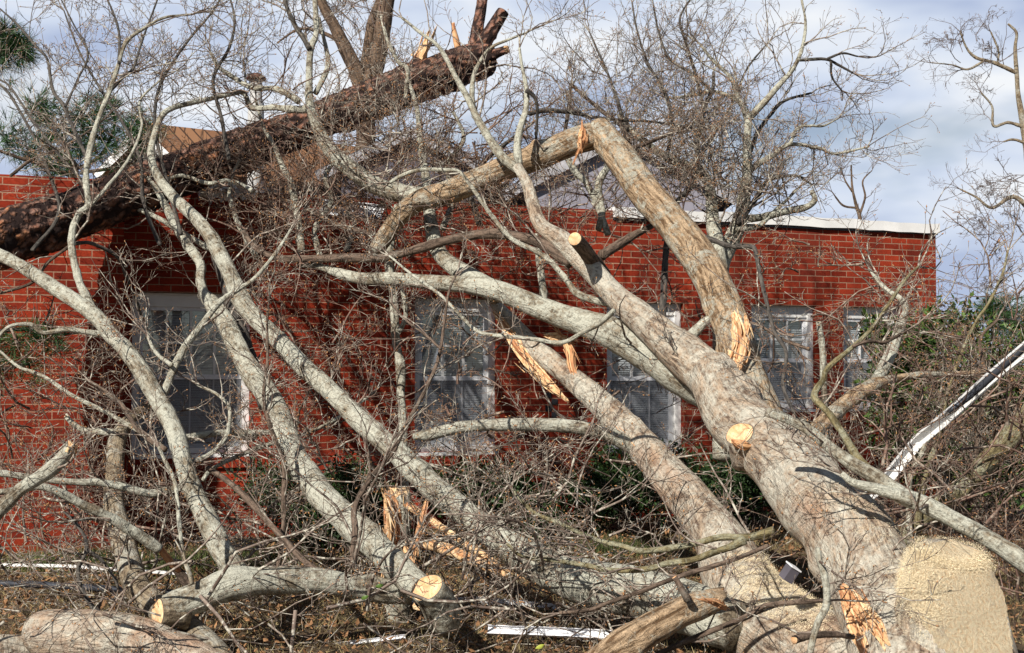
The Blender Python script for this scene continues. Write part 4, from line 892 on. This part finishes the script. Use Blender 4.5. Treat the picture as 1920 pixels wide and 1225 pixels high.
def crown_c(tw):
    for (n, a) in ((44, (1000, 240, 1340, 390, 9.6, 11)), (42, (1060, 130, 1200, 300, 9.6, 11)), (44, (1190, 80, 1330, 260, 9.8, 11))):
        o = seeds_box(n, *a); d = rng.normal(size=(n, 3))*[.7, .4, .5]+[0, 0, .9]
        tw.spray(o, d, rng.uniform(.35, .8, n), np.full(n, .0045), 3, (5, 3, 2), up=.06)
tree('crown_c', 'bare_tree', 'slender dark bare tree between the broken arch and the pale-barked tree', 'tree', 10, [
 ('trunk', 'dark', 9.2, 10.2, '', .8, '1240,700,14 1245,560,13 1252,450,12 1265,387,11 1296,350,10 1306,309,10 1310,254,9 1320,206,9 1337,165,7 1338,135,5'),
 ('branch', 'dark', 10, 10.3, '', 1.3, '1332,168,7 1296,137,6 1255,110,5 1235,60,4 1225,10,3'),
 ('branch', 'brown', 9.5, 10.1, '', 1.2, '1173,281,8 1217,267,8 1258,250,7 1289,237,6 1312,225,4'),
 ('branch', 'dark', 9.7, 10.1, '', 1.2, '991,213,9 1029,207,9 1080,213,8 1114,221,7 1166,226,6 1217,228,5 1270,236,4'),
 ('branch', 'brown', 9.8, 10.2, '', 1.2, '1180,262,8 1160,232,8 1138,216,8 1097,182,7 1070,158,7'),
 ('branch', 'brown', 9.8, 10.0, '', 1., '1058,250,7 1066,205,7 1070,165,6'),
 ('branch', 'dark', 9.8, 10.6, '', 1.3, '1190,330,8 1175,250,7 1158,190,6 1140,140,5 1120,95,4 1105,60,3'),
 ('branch', 'dark', 9.8, 10.6, '', 1.3, '1250,300,8 1260,230,7 1245,170,6 1215,120,5 1195,60,4 1185,5,3'),
 ('branch', 'dark', 9.8, 10.6, '', 1.3, '1290,330,7 1340,250,6 1375,190,5 1400,130,4 1440,80,3'),
 ('branch', 'lichen', 9.6, 9.8, '', 1., '1121,430,14 1128,400,14 1121,350,14 1135,319,13 1150,300,8'),
 ('branch', 'lichen', 9.6, 9.8, '', 1., '1140,440,13 1125,400,12 1100,345,13 1080,326,13 1063,295,12 1050,270,8'),
 ('branch', 'lichen', 9.2, 9.4, '', .9, '1022,600,14 1020,558,14 1017,530,14 1011,479,13 1005,440,10')], twig=crown_c, budsize=.005)
# ---- tangle in the upper middle
def tangle_mid(tw):
    for (n, a) in ((100, (430, 310, 760, 470, 9.2, 11.2)), (110, (690, 230, 1010, 420, 9.2, 11.2)), (14, (380, 120, 620, 260, 9.3, 10.6)), (40, (440, 340, 720, 410, 10.2, 11.6)), (45, (880, 320, 1250, 560, 9, 10.5))):
        o = seeds_box(n, *a); d = rng.normal(size=(n, 3))*[1, .5, .8]+[.1, 0, .25]
        tw.spray(o, d, rng.uniform(.35, .95, n), rng.uniform(.004, .009, n), 3, (5, 3, 2), up=.02, wig=.26)
tree('tangle_mid', 'broken_treetop_tangle', 'dense brown tangle of a broken treetop piled on the parapet in the centre', 'treetop', 10, [
 ('limb', 'lichen', 9.6, 10.2, '', 1.2, '566,470,14 560,420,14 549,350,13 530,310,11 514,274,9 494,237,7 480,190,5'),
 ('branch', 'lichen', 9.6, 10.2, '', 1.2, '480,480,13 458,440,11 440,400,9 430,350,8 450,300,6'),
 ('branch', 'lichen', 9.7, 10.4, '', 1.2, '600,480,12 590,430,11 620,380,10 610,330,8 640,290,6'),
 ('branch', 'dark', 9.7, 10.6, '', 1.2, '650,470,12 665,420,10 640,380,9 600,350,7'),
 ('branch', 'lichen', 9.9, 10.4, '', 1.2, '830,430,12 850,370,11 840,310,10 870,260,8 850,210,6'),
 ('branch', 'dark', 9.9, 10.6, '', 1.2, '900,420,13 880,350,11 910,300,9 960,260,7 1000,230,5'),
 ('branch', 'lichen', 9.5, 9.8, '', 1.1, '761,185,8 764,130,8 747,116,8 727,75,7 715,30,5'),
 ('branch', 'lichen', 9.6, 9.9, '', 1.1, '475,360,9 430,340,8 390,345,8 340,330,7 300,345,6'),
 ('branch', 'brown', 9.5, 10.2, '', 1.1, '700,440,9 640,425,9 590,400,8 540,360,7 500,330,5')], twig=tangle_mid, tmat='twigred')
# ---- upper-left sky twigs
def ul(tw):
    for (n, a) in ((20, (280, 40, 460, 240, 9.3, 10.2)), (18, (60, 80, 300, 330, 9.0, 10.0)), (18, (420, 10, 560, 160, 9.4, 10.2))):
        o = seeds_box(n, *a); d = rng.normal(size=(n, 3))*[.7, .3, .5]+[-.1, 0, .8]
        tw.spray(o, d, rng.uniform(.35, .9, n), np.full(n, .0045), 3, (5, 4, 2), up=.08)
tree('ul', 'bare_treetop', 'fine dark upright twigs crossing the sky at the upper left', 'treetop', 9.5, [
 ('branch', 'dark', 9.2, 9.8, '', 1.2, '300,460,8 270,380,8 262,300,7 230,230,6 190,170,5 150,100,4 120,20,3'),
 ('branch', 'dark', 9.2, 9.8, '', 1.2, '340,440,8 310,330,7 290,240,6 300,160,6 350,80,5 400,20,4 420,-20,3'),
 ('branch', 'dark', 9.2, 9.8, '', 1.2, '60,470,8 110,400,7 90,320,6 60,250,5 20,180,5 0,160,4'),
 ('branch', 'brown', 9.2, 9.8, '', 1.2, '20,330,6 60,300,6 110,280,5 160,250,4 200,220,3'),
 ('branch', 'dark', 9.4, 9.8, '', 1.2, '430,300,8 415,220,7 400,150,6 430,90,6 440,40,5 430,-10,3')], twig=ul, budsize=.0055)
# ---- background trees
def bgtwigs(boxes_, ln=(.8, 2.2), r=.012):
    def f(tw):
        for (n, a, bias) in boxes_:
            o = seeds_box(n, *a); d = rng.normal(size=(n, 3))*[.8, .4, .6]+np.array(bias)
            tw.spray(o, d, rng.uniform(*ln, n), np.full(n, r), 3, (6, 4, 3), up=.05, rmin=.003, bud=0)
    return f
tree('bg1', 'forked_tree', 'brown three-stemmed tree standing behind the roof above the leaning pine log', 'tree', 20, [
 ('trunk', 'bgbark', 20, 20, '', 0, '684,620,38 684,285,36 682,215,36 690,160,38 703,120,34 716,55,30 727,-20,26 740,-80,20'),
 ('stem', 'bgbark', 20, 20, '', 0, '682,180,30 672,150,30 657,113,27 627,51,22 600,0,17 575,-50,14'),
 ('stem', 'bgbark', 20, 20.4, '', 0, '686,165,28 688,120,22 694,69,19 700,30,17 715,-10,14 735,-60,10'),
 ('branch', 'bgbark', 20, 20.4, '', .0, '640,80,9 600,60,7 560,55,5 520,80,3')], twig=bgtwigs([(10, (600, 0, 760, 110, 19.8, 20.5), (0, 0, .7))]), tmat='twigfar')
tree('bg2', 'bare_tree', 'tall bare tree at the right edge with an arm reaching left', 'tree', 22, [
 ('trunk', 'greytan', 22, 22, '', .35, '1975,900,34 1960,600,28 1940,400,20 1927,290,15 1918,225,12 1909,180,9 1906,137,8 1903,90,6 1906,62,5 1890,45,4'),
 ('branch', 'greytan', 22, 22, '', .9, '1906,137,8 1863,118,7 1830,108,6 1812,90,4 1800,60,3'),
 ('branch', 'greytan', 22, 22, '', .9, '1845,114,5 1815,130,4 1785,122,3 1745,118,2'),
 ('branch', 'greytan', 22, 22, '', .9, '1918,238,7 1890,230,6 1863,236,5 1860,200,4 1840,175,3'),
 ('branch', 'greytan', 22, 22, '', .5, '1925,270,6 1900,262,5 1882,266,3'),
 ('branch', 'greytan', 22, 22, '', .9, '1870,122,4 1872,95,4 1858,60,3'),
 ('branch', 'greytan', 22, 22, '', .9, '1938,400,12 1900,370,8 1860,390,6 1830,370,4 1800,355,3')], tmat='twigfar',
 twig=bgtwigs([(9, (1870, 320, 1925, 380, 21.8, 22.5), (-1, 0, -.2)), (16, (1850, 380, 1930, 540, 21.8, 22.5), (-.9, 0, .3)), (8, (1790, 70, 1880, 130, 21.8, 22.4), (-.6, 0, .7))], (.35, 1.0), .008))
tree('bg3', 'small_bare_tree', 'small bare tree far behind the white roof edge on the right', 'tree', 26, [
 ('trunk', 'bgbark', 26, 26, '', .0, '1612,640,12 1612,470,10 1612,411,8 1604,380,6 1598,350,4 1596,310,3'),
 ('branch', 'bgbark', 26, 26, '', .5, '1611,405,5 1622,370,4 1618,340,3 1635,320,2'),
 ('branch', 'bgbark', 26, 26, '', .5, '1606,390,4 1580,385,4 1560,360,2'),
 ('branch', 'bgbark', 26, 26, '', .5, '1598,360,4 1585,340,3 1578,320,2')], tmat='twigfar')
# ---------------------------------------------------------------- needles & leaves
def needles(parent, cl, n, ln, name='needles', r=.0022, mat='needle'):
    V = []; 
    c = np.array([P(x, y, D) for (x, y, D, s) in cl]); s = np.array([q[3] for q in cl])
    idx = rng.integers(0, len(c), n); tip = c[idx]+rng.normal(size=(n, 3))*s[idx][:, None]*.45
    # needles radiate from small shoots
    sh = 14; ax = nrm(rng.normal(size=(n, 3))+[0, 0, .3]); o = np.repeat(tip, sh, 0); d = nrm(np.repeat(ax, sh, 0)+rng.normal(size=(n*sh, 3))*.45)
    l = ln*rng.uniform(.6, 1.1, n*sh)[:, None]; w = nrm(np.cross(d, rng.normal(size=d.shape)))*r
    o = o+np.repeat(ax, sh, 0)*rng.uniform(0, .08, n*sh)[:, None]; mid = o+d*l*.55+[0, 0, -.004]
    V = np.stack([o-w, o+w, mid+w*.8, mid-w*.8, o+d*l+np.array([0, 0, -.02])], 1).reshape(-1, 3)
    k = np.arange(n*sh)[:, None]*5
    return mesh(name, V, [k+np.array([[3, 2, 4]]), k+np.array([[0, 1, 2, 3]])], mat, parent, False)
def leaves(name, parent, ctrs, n, size, mat, spread=None, shell=.55, aspect=.45):
    c = np.array([q[:3] for q in ctrs]); s = np.array([q[3:6] for q in ctrs]); vol = s.prod(1)**.67; idx = rng.choice(len(c), n, p=vol/vol.sum())
    d = nrm(rng.normal(size=(n, 3))); rad = rng.uniform(shell, 1.0, n)**.7
    lum = 1+.25*snoise(d*1.0+idx[:, None]*3.1, 4, 3)
    o = c[idx]+d*s[idx]*(rad*lum)[:, None]; o[:, 2] = np.maximum(o[:, 2], .03)
    t = nrm(d*.6+rng.normal(size=(n, 3))*.8+[0, 0, -.1]); b = nrm(np.cross(t, rng.normal(size=(n, 3)))); nn = np.cross(t, b)
    L = size*rng.uniform(.6, 1.3, n)[:, None]; w = L*aspect
    V = np.stack([o, o+t*L*.5+b*w*.5+nn*w*.12, o+t*L, o+t*L*.5-b*w*.5+nn*w*.12], 1).reshape(-1, 3); k = np.arange(n)[:, None]*4
    return mesh(name, V, [k+np.array([[0, 1, 2, 3]])], mat, parent, False)
tree('pinebg', 'pine_tree', 'green pine tree beyond the parapet at the upper left', 'tree', 16, [
 ('trunk', 'bgbark', 16, 16, '', 0, '140,800,26 140,500,24 138,330,20 128,300,15 120,270,10'),
 ('branch', 'bgbark', 16, 15.5, '', .2, '138,330,10 100,318,9 69,305,8 34,295,7 0,283,6 -40,270,5'),
 ('branch', 'bgbark', 16, 16.2, '', .2, '135,312,10 100,285,9 78,268,8 110,255,6 150,248,5 200,262,4'),
 ('branch', 'bgbark', 16, 16.2, '', .2, '140,320,8 190,290,6 215,230,5 200,195,4'),
 ('branch', 'bgbark', 16, 16.2, '', .2, '150,325,7 230,310,6 270,280,4')], tmat='twigfar')
needles(THINGS['pinebg'], [(105, 235, 16, .28), (75, 205, 16, .2), (200, 210, 16, .22), (90, 250, 16, .25), (245, 255, 16, .3), (150, 270, 16, .25), (215, 285, 16, .25), (20, 255, 16, .2), (60, 290, 16, .2), (105, 325, 16, .2), (270, 250, 16, .2), (185, 265, 16, .2), (110, 300, 16, .2), (150, 215, 16, .2)], 620, .24, r=.003)
tree('pinel', 'pine_bough', 'bright green pine bough poking in at the left edge of the sky', 'branch', 13, [
 ('branch', 'bgbark', 13, 13, '', 0, '-90,70,12 -40,85,9 0,95,7 35,100,5')])
needles(THINGS['pinel'], [(-5, 80, 13, .12), (25, 95, 13, .13), (0, 110, 13, .13), (-30, 75, 13, .2), (10, 65, 13, .1), (40, 95, 13, .08)], 190, .22, r=.003)
tree('pinel2', 'pine_bough', 'pine bough with drooping dark needles hanging before the left bricks', 'branch', 9, [
 ('branch', 'dark', 8.9, 9.0, '', .2, '-60,640,9 0,622,8 60,618,7 105,628,5'),
 ('branch', 'dark', 8.9, 9.0, '', .2, '-40,700,8 20,690,7 60,680,5')])
needles(THINGS['pinel2'], [(20, 640, 8.95, .14), (60, 632, 8.95, .1), (100, 640, 8.95, .08), (10, 690, 8.95, .12), (50, 700, 8.95, .1), (-10, 660, 8.95, .15)], 130, .17, r=.002)
tree('piner', 'pine_bough', 'hazy pine bough at the right edge above the leafy bush', 'branch', 17, [
 ('branch', 'bgbark', 17, 17, '', .0, '1990,640,14 1930,620,10 1890,600,8 1868,580,5')])
needles(THINGS['piner'], [(1880, 590, 17, .22), (1910, 600, 17, .3), (1895, 620, 17, .3), (1860, 580, 17, .12), (1925, 640, 17, .3)], 240, .24, r=.003)
# foundation shrubs
def shrub(px, D, w, h, label, mat='leafdark', n=11000, size=.05, zoff=0, group='clipped shrubs along the foot of the wall'):
    c = PR(px, 690, D); g = empty('shrub', (c[0], c[1], 0), label, 'shrub', group); cl = []
    for k in range(9): cl.append((c[0]+rng.uniform(-.5, .5)*w, c[1]+rng.uniform(-.25, .25), h*rng.uniform(.3, .72), w*rng.uniform(.24, .36), .3, h*rng.uniform(.26, .36)))
    leaves('leaves', g, cl, n, size, mat, shell=.2)
    tw = Twigs(); o = np.tile([c[0], c[1], .02], (26, 1))+rng.normal(size=(26, 3))*[w*.18, .12, 0]; tw.spray(o, rng.normal(size=(26, 3))*[.5, .3, .1]+[0, 0, 1], rng.uniform(.5, .95, 26)*h, np.full(26, .007), 2, (5, 3), (.5, .5), bud=0)
    tw.build(g, 'twig', False, 'stems'); return g
shrub(600, 11.3, 1.0, .88, 'dark green shrub at the wall between the big left window and the centre window')
shrub(950, 12.0, 1.1, .84, 'dark green shrub at the wall just below the centre window')
shrub(1200, 12.2, 1.15, .92, 'darkest green shrub, at the wall under the window behind the crossing trunks')
shrub(1395, 12.6, .8, .80, 'small green shrub showing at the wall right beside the largest trunk')
def flakes(name, parent, limbs_, n, keep):
    P_ = []
    for o in limbs_:
        me = o.data; N = len(me.vertices); v = np.empty(N*3, np.float32); me.vertices.foreach_get('co', v); v = v.reshape(-1, 3)+np.array(parent.location)
        nn = np.empty(N*3, np.float32); me.vertices.foreach_get('normal', nn); P_.append(np.concatenate([v, nn.reshape(-1, 3)], 1))
    A = np.vstack(P_); A = A[A[:, 5] > .15]; A = A[keep(A)]
    i = rng.integers(0, len(A), n); sp_ = .032
    nn = A[i, 3:]; o = A[i, :3]+nn*rng.uniform(.001, .005, n)[:, None]+rng.normal(size=(n, 3))*sp_*(1-np.abs(nn)*.9)
    t = nrm(rng.normal(size=(n, 3))); b = nrm(np.cross(t, nn+rng.normal(size=(n, 3))*.5)); L = rng.uniform(.002, .0048, n)[:, None]
    V = np.stack([o-t*L*.5, o+b*L*.4, o+t*L*.5, o-b*L*.3], 1).reshape(-1, 3); k = np.arange(n)[:, None]*4
    q = mesh(name, V, [k+np.array([[0, 1, 2, 3]])], 'chips', parent, False); q['kind'] = 'stuff'; return q
simple('chips', (.97, .83, .57), .8, 0, .2, 60)
def proj(A):
    y = A[:, 1]*cp+(A[:, 2]-CH)*sp; u = -A[:, 1]*sp+(A[:, 2]-CH)*cp
    return 960+F*A[:, 0]/y, 612.5-F*u/y
def near(cs):
    def f(A):
        x, y = proj(A); m = np.zeros(len(A), bool)
        for (a, b, r1, r2) in cs: m |= (((x-a)/r1)**2+((y-b)/r2)**2) < rng.uniform(.2, 1.3, len(A))
        return m
    return f
mt = [o for o in main.children if o.name.startswith(('trunk', 'trunk_fork'))]
flakes('sawdust', main, mt, 70000, near([(1725, 1120, 45, 90), (1790, 1040, 80, 40), (1700, 1080, 50, 40), (1570, 935, 95, 40), (1640, 985, 50, 40)]))
flakes('sawdust', sec, [o for o in sec.children if o.name.startswith('trunk')], 60000, near([(1455, 1105, 80, 45), (1500, 1150, 60, 40), (1400, 1060, 40, 30)]))
def bush():
    g = empty('leafy_bush', (*PR(1790, 700, 12.3)[:2], 0), 'big leafy evergreen bush with broad shiny leaves at the right corner of the brick building', 'bush')
    cl = [(*PR(x, y, D), a, .5, b) for (x, y, D, a, b) in ((1700, 690, 12.4, .32, .3), (1745, 640, 12.3, .35, .33), (1800, 620, 12.5, .35, .3), (1860, 690, 12.4, .4, .35), (1780, 720, 12.2, .45, .35), (1690, 780, 12.2, .35, .35), (1900, 790, 12.3, .5, .5), (1800, 830, 12.2, .5, .45), (1930, 660, 12.5, .3, .3), (1880, 900, 12, .5, .3), (1720, 860, 12, .3, .3), (1660, 640, 12.3, .18, .2), (1640, 620, 12.4, .12, .15), (1660, 720, 12.3, .2, .22))]
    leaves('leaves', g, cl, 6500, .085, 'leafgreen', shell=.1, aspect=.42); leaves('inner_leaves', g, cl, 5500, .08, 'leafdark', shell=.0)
    tw = Twigs(); b0 = np.array([*PR(1790, 700, 12.2)[:2], .02]); n = 60
    o = b0+rng.normal(size=(n, 3))*[.45, .25, 0]; tw.spray(o, rng.normal(size=(n, 3))*[.42, .2, .1]+[0, 0, 1], rng.uniform(1.0, 2.1, n), np.full(n, .011), 3, (6, 4, 2), (.5, .5, .45), up=.1)
    tw.build(g, 'twig', True, 'stems')
bush()
# ---------------------------------------------------------------- brush (uncountable twigs)
def brush(name, label, boxes_, mat='twig', r=(.004, .013), lv=3, per=(5, 3, 2)):
    tw = Twigs()
    for (n, a, bias, ln) in boxes_:
        o = seeds_box(n, *a); d = rng.normal(size=(n, 3))*[1, .5, .7]+np.array(bias)
        tw.spray(o, d, rng.uniform(*ln, n), rng.uniform(*r, n), lv, per, up=.0, wig=.2, bud=.5)
    o = tw.build(None, mat, True, name, kind='stuff', label=label, cat='twigs')
    return o
brush('twig_tangle', 'tangled mass of fallen budding twigs along the bottom of the photo', [
  (90, (-20, 1050, 1080, 1225, 6.3, 8.4), (0, 0, .1), (.5, 1.3)), (40, (0, 960, 500, 1080, 7.5, 9.5), (0, 0, .2), (.4, 1.0)), (60, (450, 860, 1150, 1100, 7.3, 9.5), (0, 0, .2), (.4, 1.0)),
  (30, (940, 880, 1160, 1120, 6.8, 8), (-.2, 0, .2), (.4, 1.0))], 'twig')
brush('twig_tangle', 'reddish tangle of budding twigs before the lower left bricks', [
  (70, (-20, 640, 330, 1000, 7.8, 9.6), (0, 0, .2), (.3, .8)), (40, (480, 600, 740, 880, 8.2, 10), (0, 0, .3), (.3, .8)), (24, (860, 600, 1130, 880, 8.4, 10), (0, 0, .3), (.3, .7))], 'twigred')
brush('twig_tangle', 'brown tangle of budding twigs below the leafy bush at the right edge', [
  (120, (1610, 720, 1960, 1150, 7.0, 10.5), (0, 0, .35), (.4, 1.1)), (22, (1600, 480, 1740, 700, 9, 11), (0, 0, .2), (.3, .7)), (20, (1760, 540, 1930, 760, 9.5, 11), (0, 0, .5), (.4, .9))], 'twigred')
brush('twig_tangle', 'thin reddish twigs scattered before the window between the two big trunks', [
  (26, (1140, 560, 1400, 900, 8.6, 10.5), (0, 0, .2), (.3, .7)), (14, (1400, 450, 1560, 700, 9, 10.5), (0, 0, .2), (.25, .6)), (8, (780, 600, 960, 860, 8.4, 9.6), (0, 0, .3), (.3, .7))], 'twigred')
# ---------------------------------------------------------------- ground cover
def litter():
    n = 26000; o = np.stack([rng.uniform(-5.5, 6, n), rng.uniform(5.6, 14, n), np.full(n, .01)], 1)
    d = (o-W0)@NO; o = o[d > .05]; n = len(o); t = nrm(rng.normal(size=(n, 3))*[1, 1, .5]); b = nrm(np.cross(t, [0, 0, 1.])+rng.normal(size=(n, 3))*.4); L = rng.uniform(.02, .06, n)[:, None]
    o[:, 2] += rng.uniform(0, .04, n)
    V = np.stack([o, o+t*L*.5+b*L*.3, o+t*L+[0, 0, .01], o+t*L*.5-b*L*.3], 1).reshape(-1, 3); V[:, 2] = np.maximum(V[:, 2], .006); k = np.arange(n)[:, None]*4
    simple('deadleaf', (.36, .19, .09), .8, 0, .65, 7)
    prop(mesh('dead_leaves', V, [k+np.array([[0, 1, 2, 3]])], 'deadleaf', None, False), 'brown dead leaves littering the ground under the fallen trees', 'leaves', None, 'stuff')
    n = 60000; o = np.stack([rng.uniform(-5.5, 6, n), rng.uniform(5.8, 14, n), np.zeros(n)], 1); o = o[((o-W0)@NO) > .03]; n = len(o)
    d = nrm(rng.normal(size=(n, 3))*[.7, .7, .2]+[0, 0, .8]); l = rng.uniform(.03, .11, n)[:, None]; w = nrm(np.cross(d, rng.normal(size=(n, 3))))*.0022
    V = np.stack([o-w, o+w, o+d*l], 1).reshape(-1, 3); k = np.arange(n)[:, None]*3
    simple('drygrass', (.42, .33, .16), .8, 0, .6, 1.4); simple('greengrass', (.12, .15, .05), .7, 0, .5, 2)
    prop(mesh('dry_grass', V, [k+np.array([[0, 1, 2]])], 'drygrass', None, False), 'straw coloured winter grass between the fallen logs', 'grass', None, 'stuff')
    n = 5000; c = np.array([(*PR(x, 1026, D)[:2],) for (x, D) in ((448, 10.6), (455, 10.4), (90, 10.2), (180, 10.4), (1150, 11), (300, 10))]); i = rng.integers(0, len(c), n)
    o = np.concatenate([c[i]+rng.normal(size=(n, 2))*[.22, .12], np.zeros((n, 1))], 1); d = nrm(rng.normal(size=(n, 3))*[.5, .5, .1]+[0, 0, 1]); l = rng.uniform(.06, .22, n)[:, None]; w = nrm(np.cross(d, rng.normal(size=(n, 3))))*.004
    V = np.stack([o-w, o+w, o+d*l], 1).reshape(-1, 3); k = np.arange(n)[:, None]*3
    prop(mesh('green_grass', V, [k+np.array([[0, 1, 2]])], 'greengrass', None, False), 'green weeds and grass tufts at the foot of the brick wall', 'grass', None, 'stuff')
litter()
# ---------------------------------------------------------------- debris
def strip(name, pts, w, h, mat, label, cat, group=None, chan=False, parts=None):
    """bent sheet-metal channel through world points"""
    K = [np.array(p) for p in pts]; root = empty(name, K[0], label, cat, group); V = []; Fq = []
    def ring(p, t, up):
        s = nrm(np.cross(t, up)); u = np.cross(s, t); 
        prof = [(-.5, 1), (-.5, 0), (.5, 0), (.5, 1), (.44, 1), (.44, .12), (-.44, .12), (-.44, 1)]
        return [p+s*w*a+u*h*b for a, b in prof]
    for i, p in enumerate(K):
        t = nrm(K[min(i+1, len(K)-1)]-K[max(i-1, 0)]); V += ring(p, t, chan if chan is not False else np.array([0, 0, 1.]))
    for i in range(len(K)-1):
        for j in range(8): Fq.append((i*8+j, i*8+(j+1) % 8, i*8+8+(j+1) % 8, i*8+8+j))
    for e in (0, len(K)-1):
        for q in ((0, 1, 6, 7), (1, 2, 5, 6), (2, 3, 4, 5)): Fq.append(tuple(e*8+k for k in q))
    mesh('channel', V, [np.array(Fq)], mat, root, False); return root
g1 = strip('hanging_gutter', [P(1600, 955, 8.0), P(1655, 905, 8.05), P(1720, 826, 8.1), P(1790, 768, 8.0), P(1860, 705, 7.9), P(1925, 650, 7.8), P(2010, 570, 7.7)], .075, .05, 'whitemetal', 'bent white metal gutter hanging diagonally at the right edge', 'gutter', chan=np.array([.25, -.8, .35]))
prop(boxes('x', [(0, 0, 0, .01, .01, .01)], 'darkmetal', g1), None) if False else None
K = np.array([(*P(x, y, D), r) for (x, y, D, r) in ((1778, 772, 7.93, .014), (1820, 742, 7.9, .02), (1880, 688, 7.8, .022), (1930, 645, 7.7, .02), (2000, 580, 7.6, .02))])
limb('gutter_dark_inside', K, 'darkmetal', g1, '', .02)  # dark rod added to draw the dark inside of the gutter, no real cable
gg = 'white metal strips fallen on the ground'
strip('metal_strip', [P(-60, 1082, 8.6)*[1, 1, 0]+[0, 0, .16], P(120, 1092, 8.6)*[1, 1, 0]+[0, 0, .15], P(350, 1108, 8.6)*[1, 1, 0]+[0, 0, .09]], .028, .018, 'whitemetal', 'long thin white metal strip lying on the grass at the lower left', 'metal strip', gg)
tree('pipe', 'black_pipe', 'black pipe lying on the grass beside the long thin white strip', 'pipe', 8.4, [('pipe', 'dark', 8.2, 8.4, 'Cc', 0, '-80,1090,13 60,1096,13 200,1104,13 330,1112,12')])
for o in THINGS['pipe'].children: o.data.materials[0] = MATS['darkmetal']
strip('metal_strip', [P(915, 1182, 7.25), P(1050, 1187, 7.2), P(1175, 1194, 7.1)], .05, .025, 'trim', 'wide white metal strip on the ground left of the brown cut log', 'metal strip', gg, chan=np.array([0, -.9, .5]))
strip('metal_strip', [P(570, 1222, 7.3), P(640, 1211, 7.3), P(760, 1196, 7.3)], .025, .018, 'trim', 'short white metal strip at the bottom edge left of centre', 'metal strip', gg, chan=np.array([0, -.7, .7]))
strip('metal_strip', [P(760, 1130, 8.1), P(900, 1128, 8.1), P(1050, 1142, 8.0)], .04, .025, 'trim', 'white metal strip half hidden under the twigs just right of the sawn stub', 'metal strip', gg, chan=np.array([0, -.7, .7]))
strip('roof_flashing', [P(600, 392, 10.9), P(660, 396, 10.9), P(718, 402, 10.8)], .16, .04, 'trim', 'torn grey roof flashing hanging at the parapet in the centre', 'flashing', None, chan=np.array([0, -.9, .4]))
bxp = P(1480, 1075, 6.6); mb = empty('metal_box', bxp, 'small grey metal box wedged between the two biggest trunks', 'box')
boxes('case', [(-.028, -.03, -.04, .028, .03, .035)], 'sidingdark', mb); boxes('lid', [(-.032, -.036, .037, .032, .036, .044)], 'trimgrey', mb)
mb.rotation_euler = (.3, .5, .4)
def green_leaf(px, py, D, label, mat):
    c = P(px, py, D); V = []; n = 7
    for i in range(n):
        f = i/(n-1); w = .03*math.sin(math.pi*f)**.8+.001; z = .012*math.sin(f*3)
        V += [(f*.045-.0225, -.006-z*.5, w*.32), (f*.045-.0225, -.01-z*.5, 0), (f*.045-.0225, -.006-z*.5, -w*.32)]
    Fq = [(i*3+j, i*3+3+j, i*3+4+j, i*3+1+j) for i in range(n-1) for j in range(2)]
    o = mesh('green_leaf', V, [np.array(Fq)], mat, None, True, world=False); o.location = Vector(c); o.rotation_euler = (0, rng.uniform(-.6, .6), rng.uniform(-.3, .3)); return prop(o, label, 'leaf', 'single green leaves caught in the twigs')
green_leaf(685, 1120, 6.3, 'single dark green leaf in front of the horizontal log, left of the other low one', 'leafgreen')
green_leaf(712, 1098, 6.4, 'single green leaf on top of the horizontal log beside the sawn stub', 'leafgreen')
green_leaf(1012, 1212, 5.8, 'single yellow-green leaf at the bottom edge near the wide white strip', 'leafyellow')
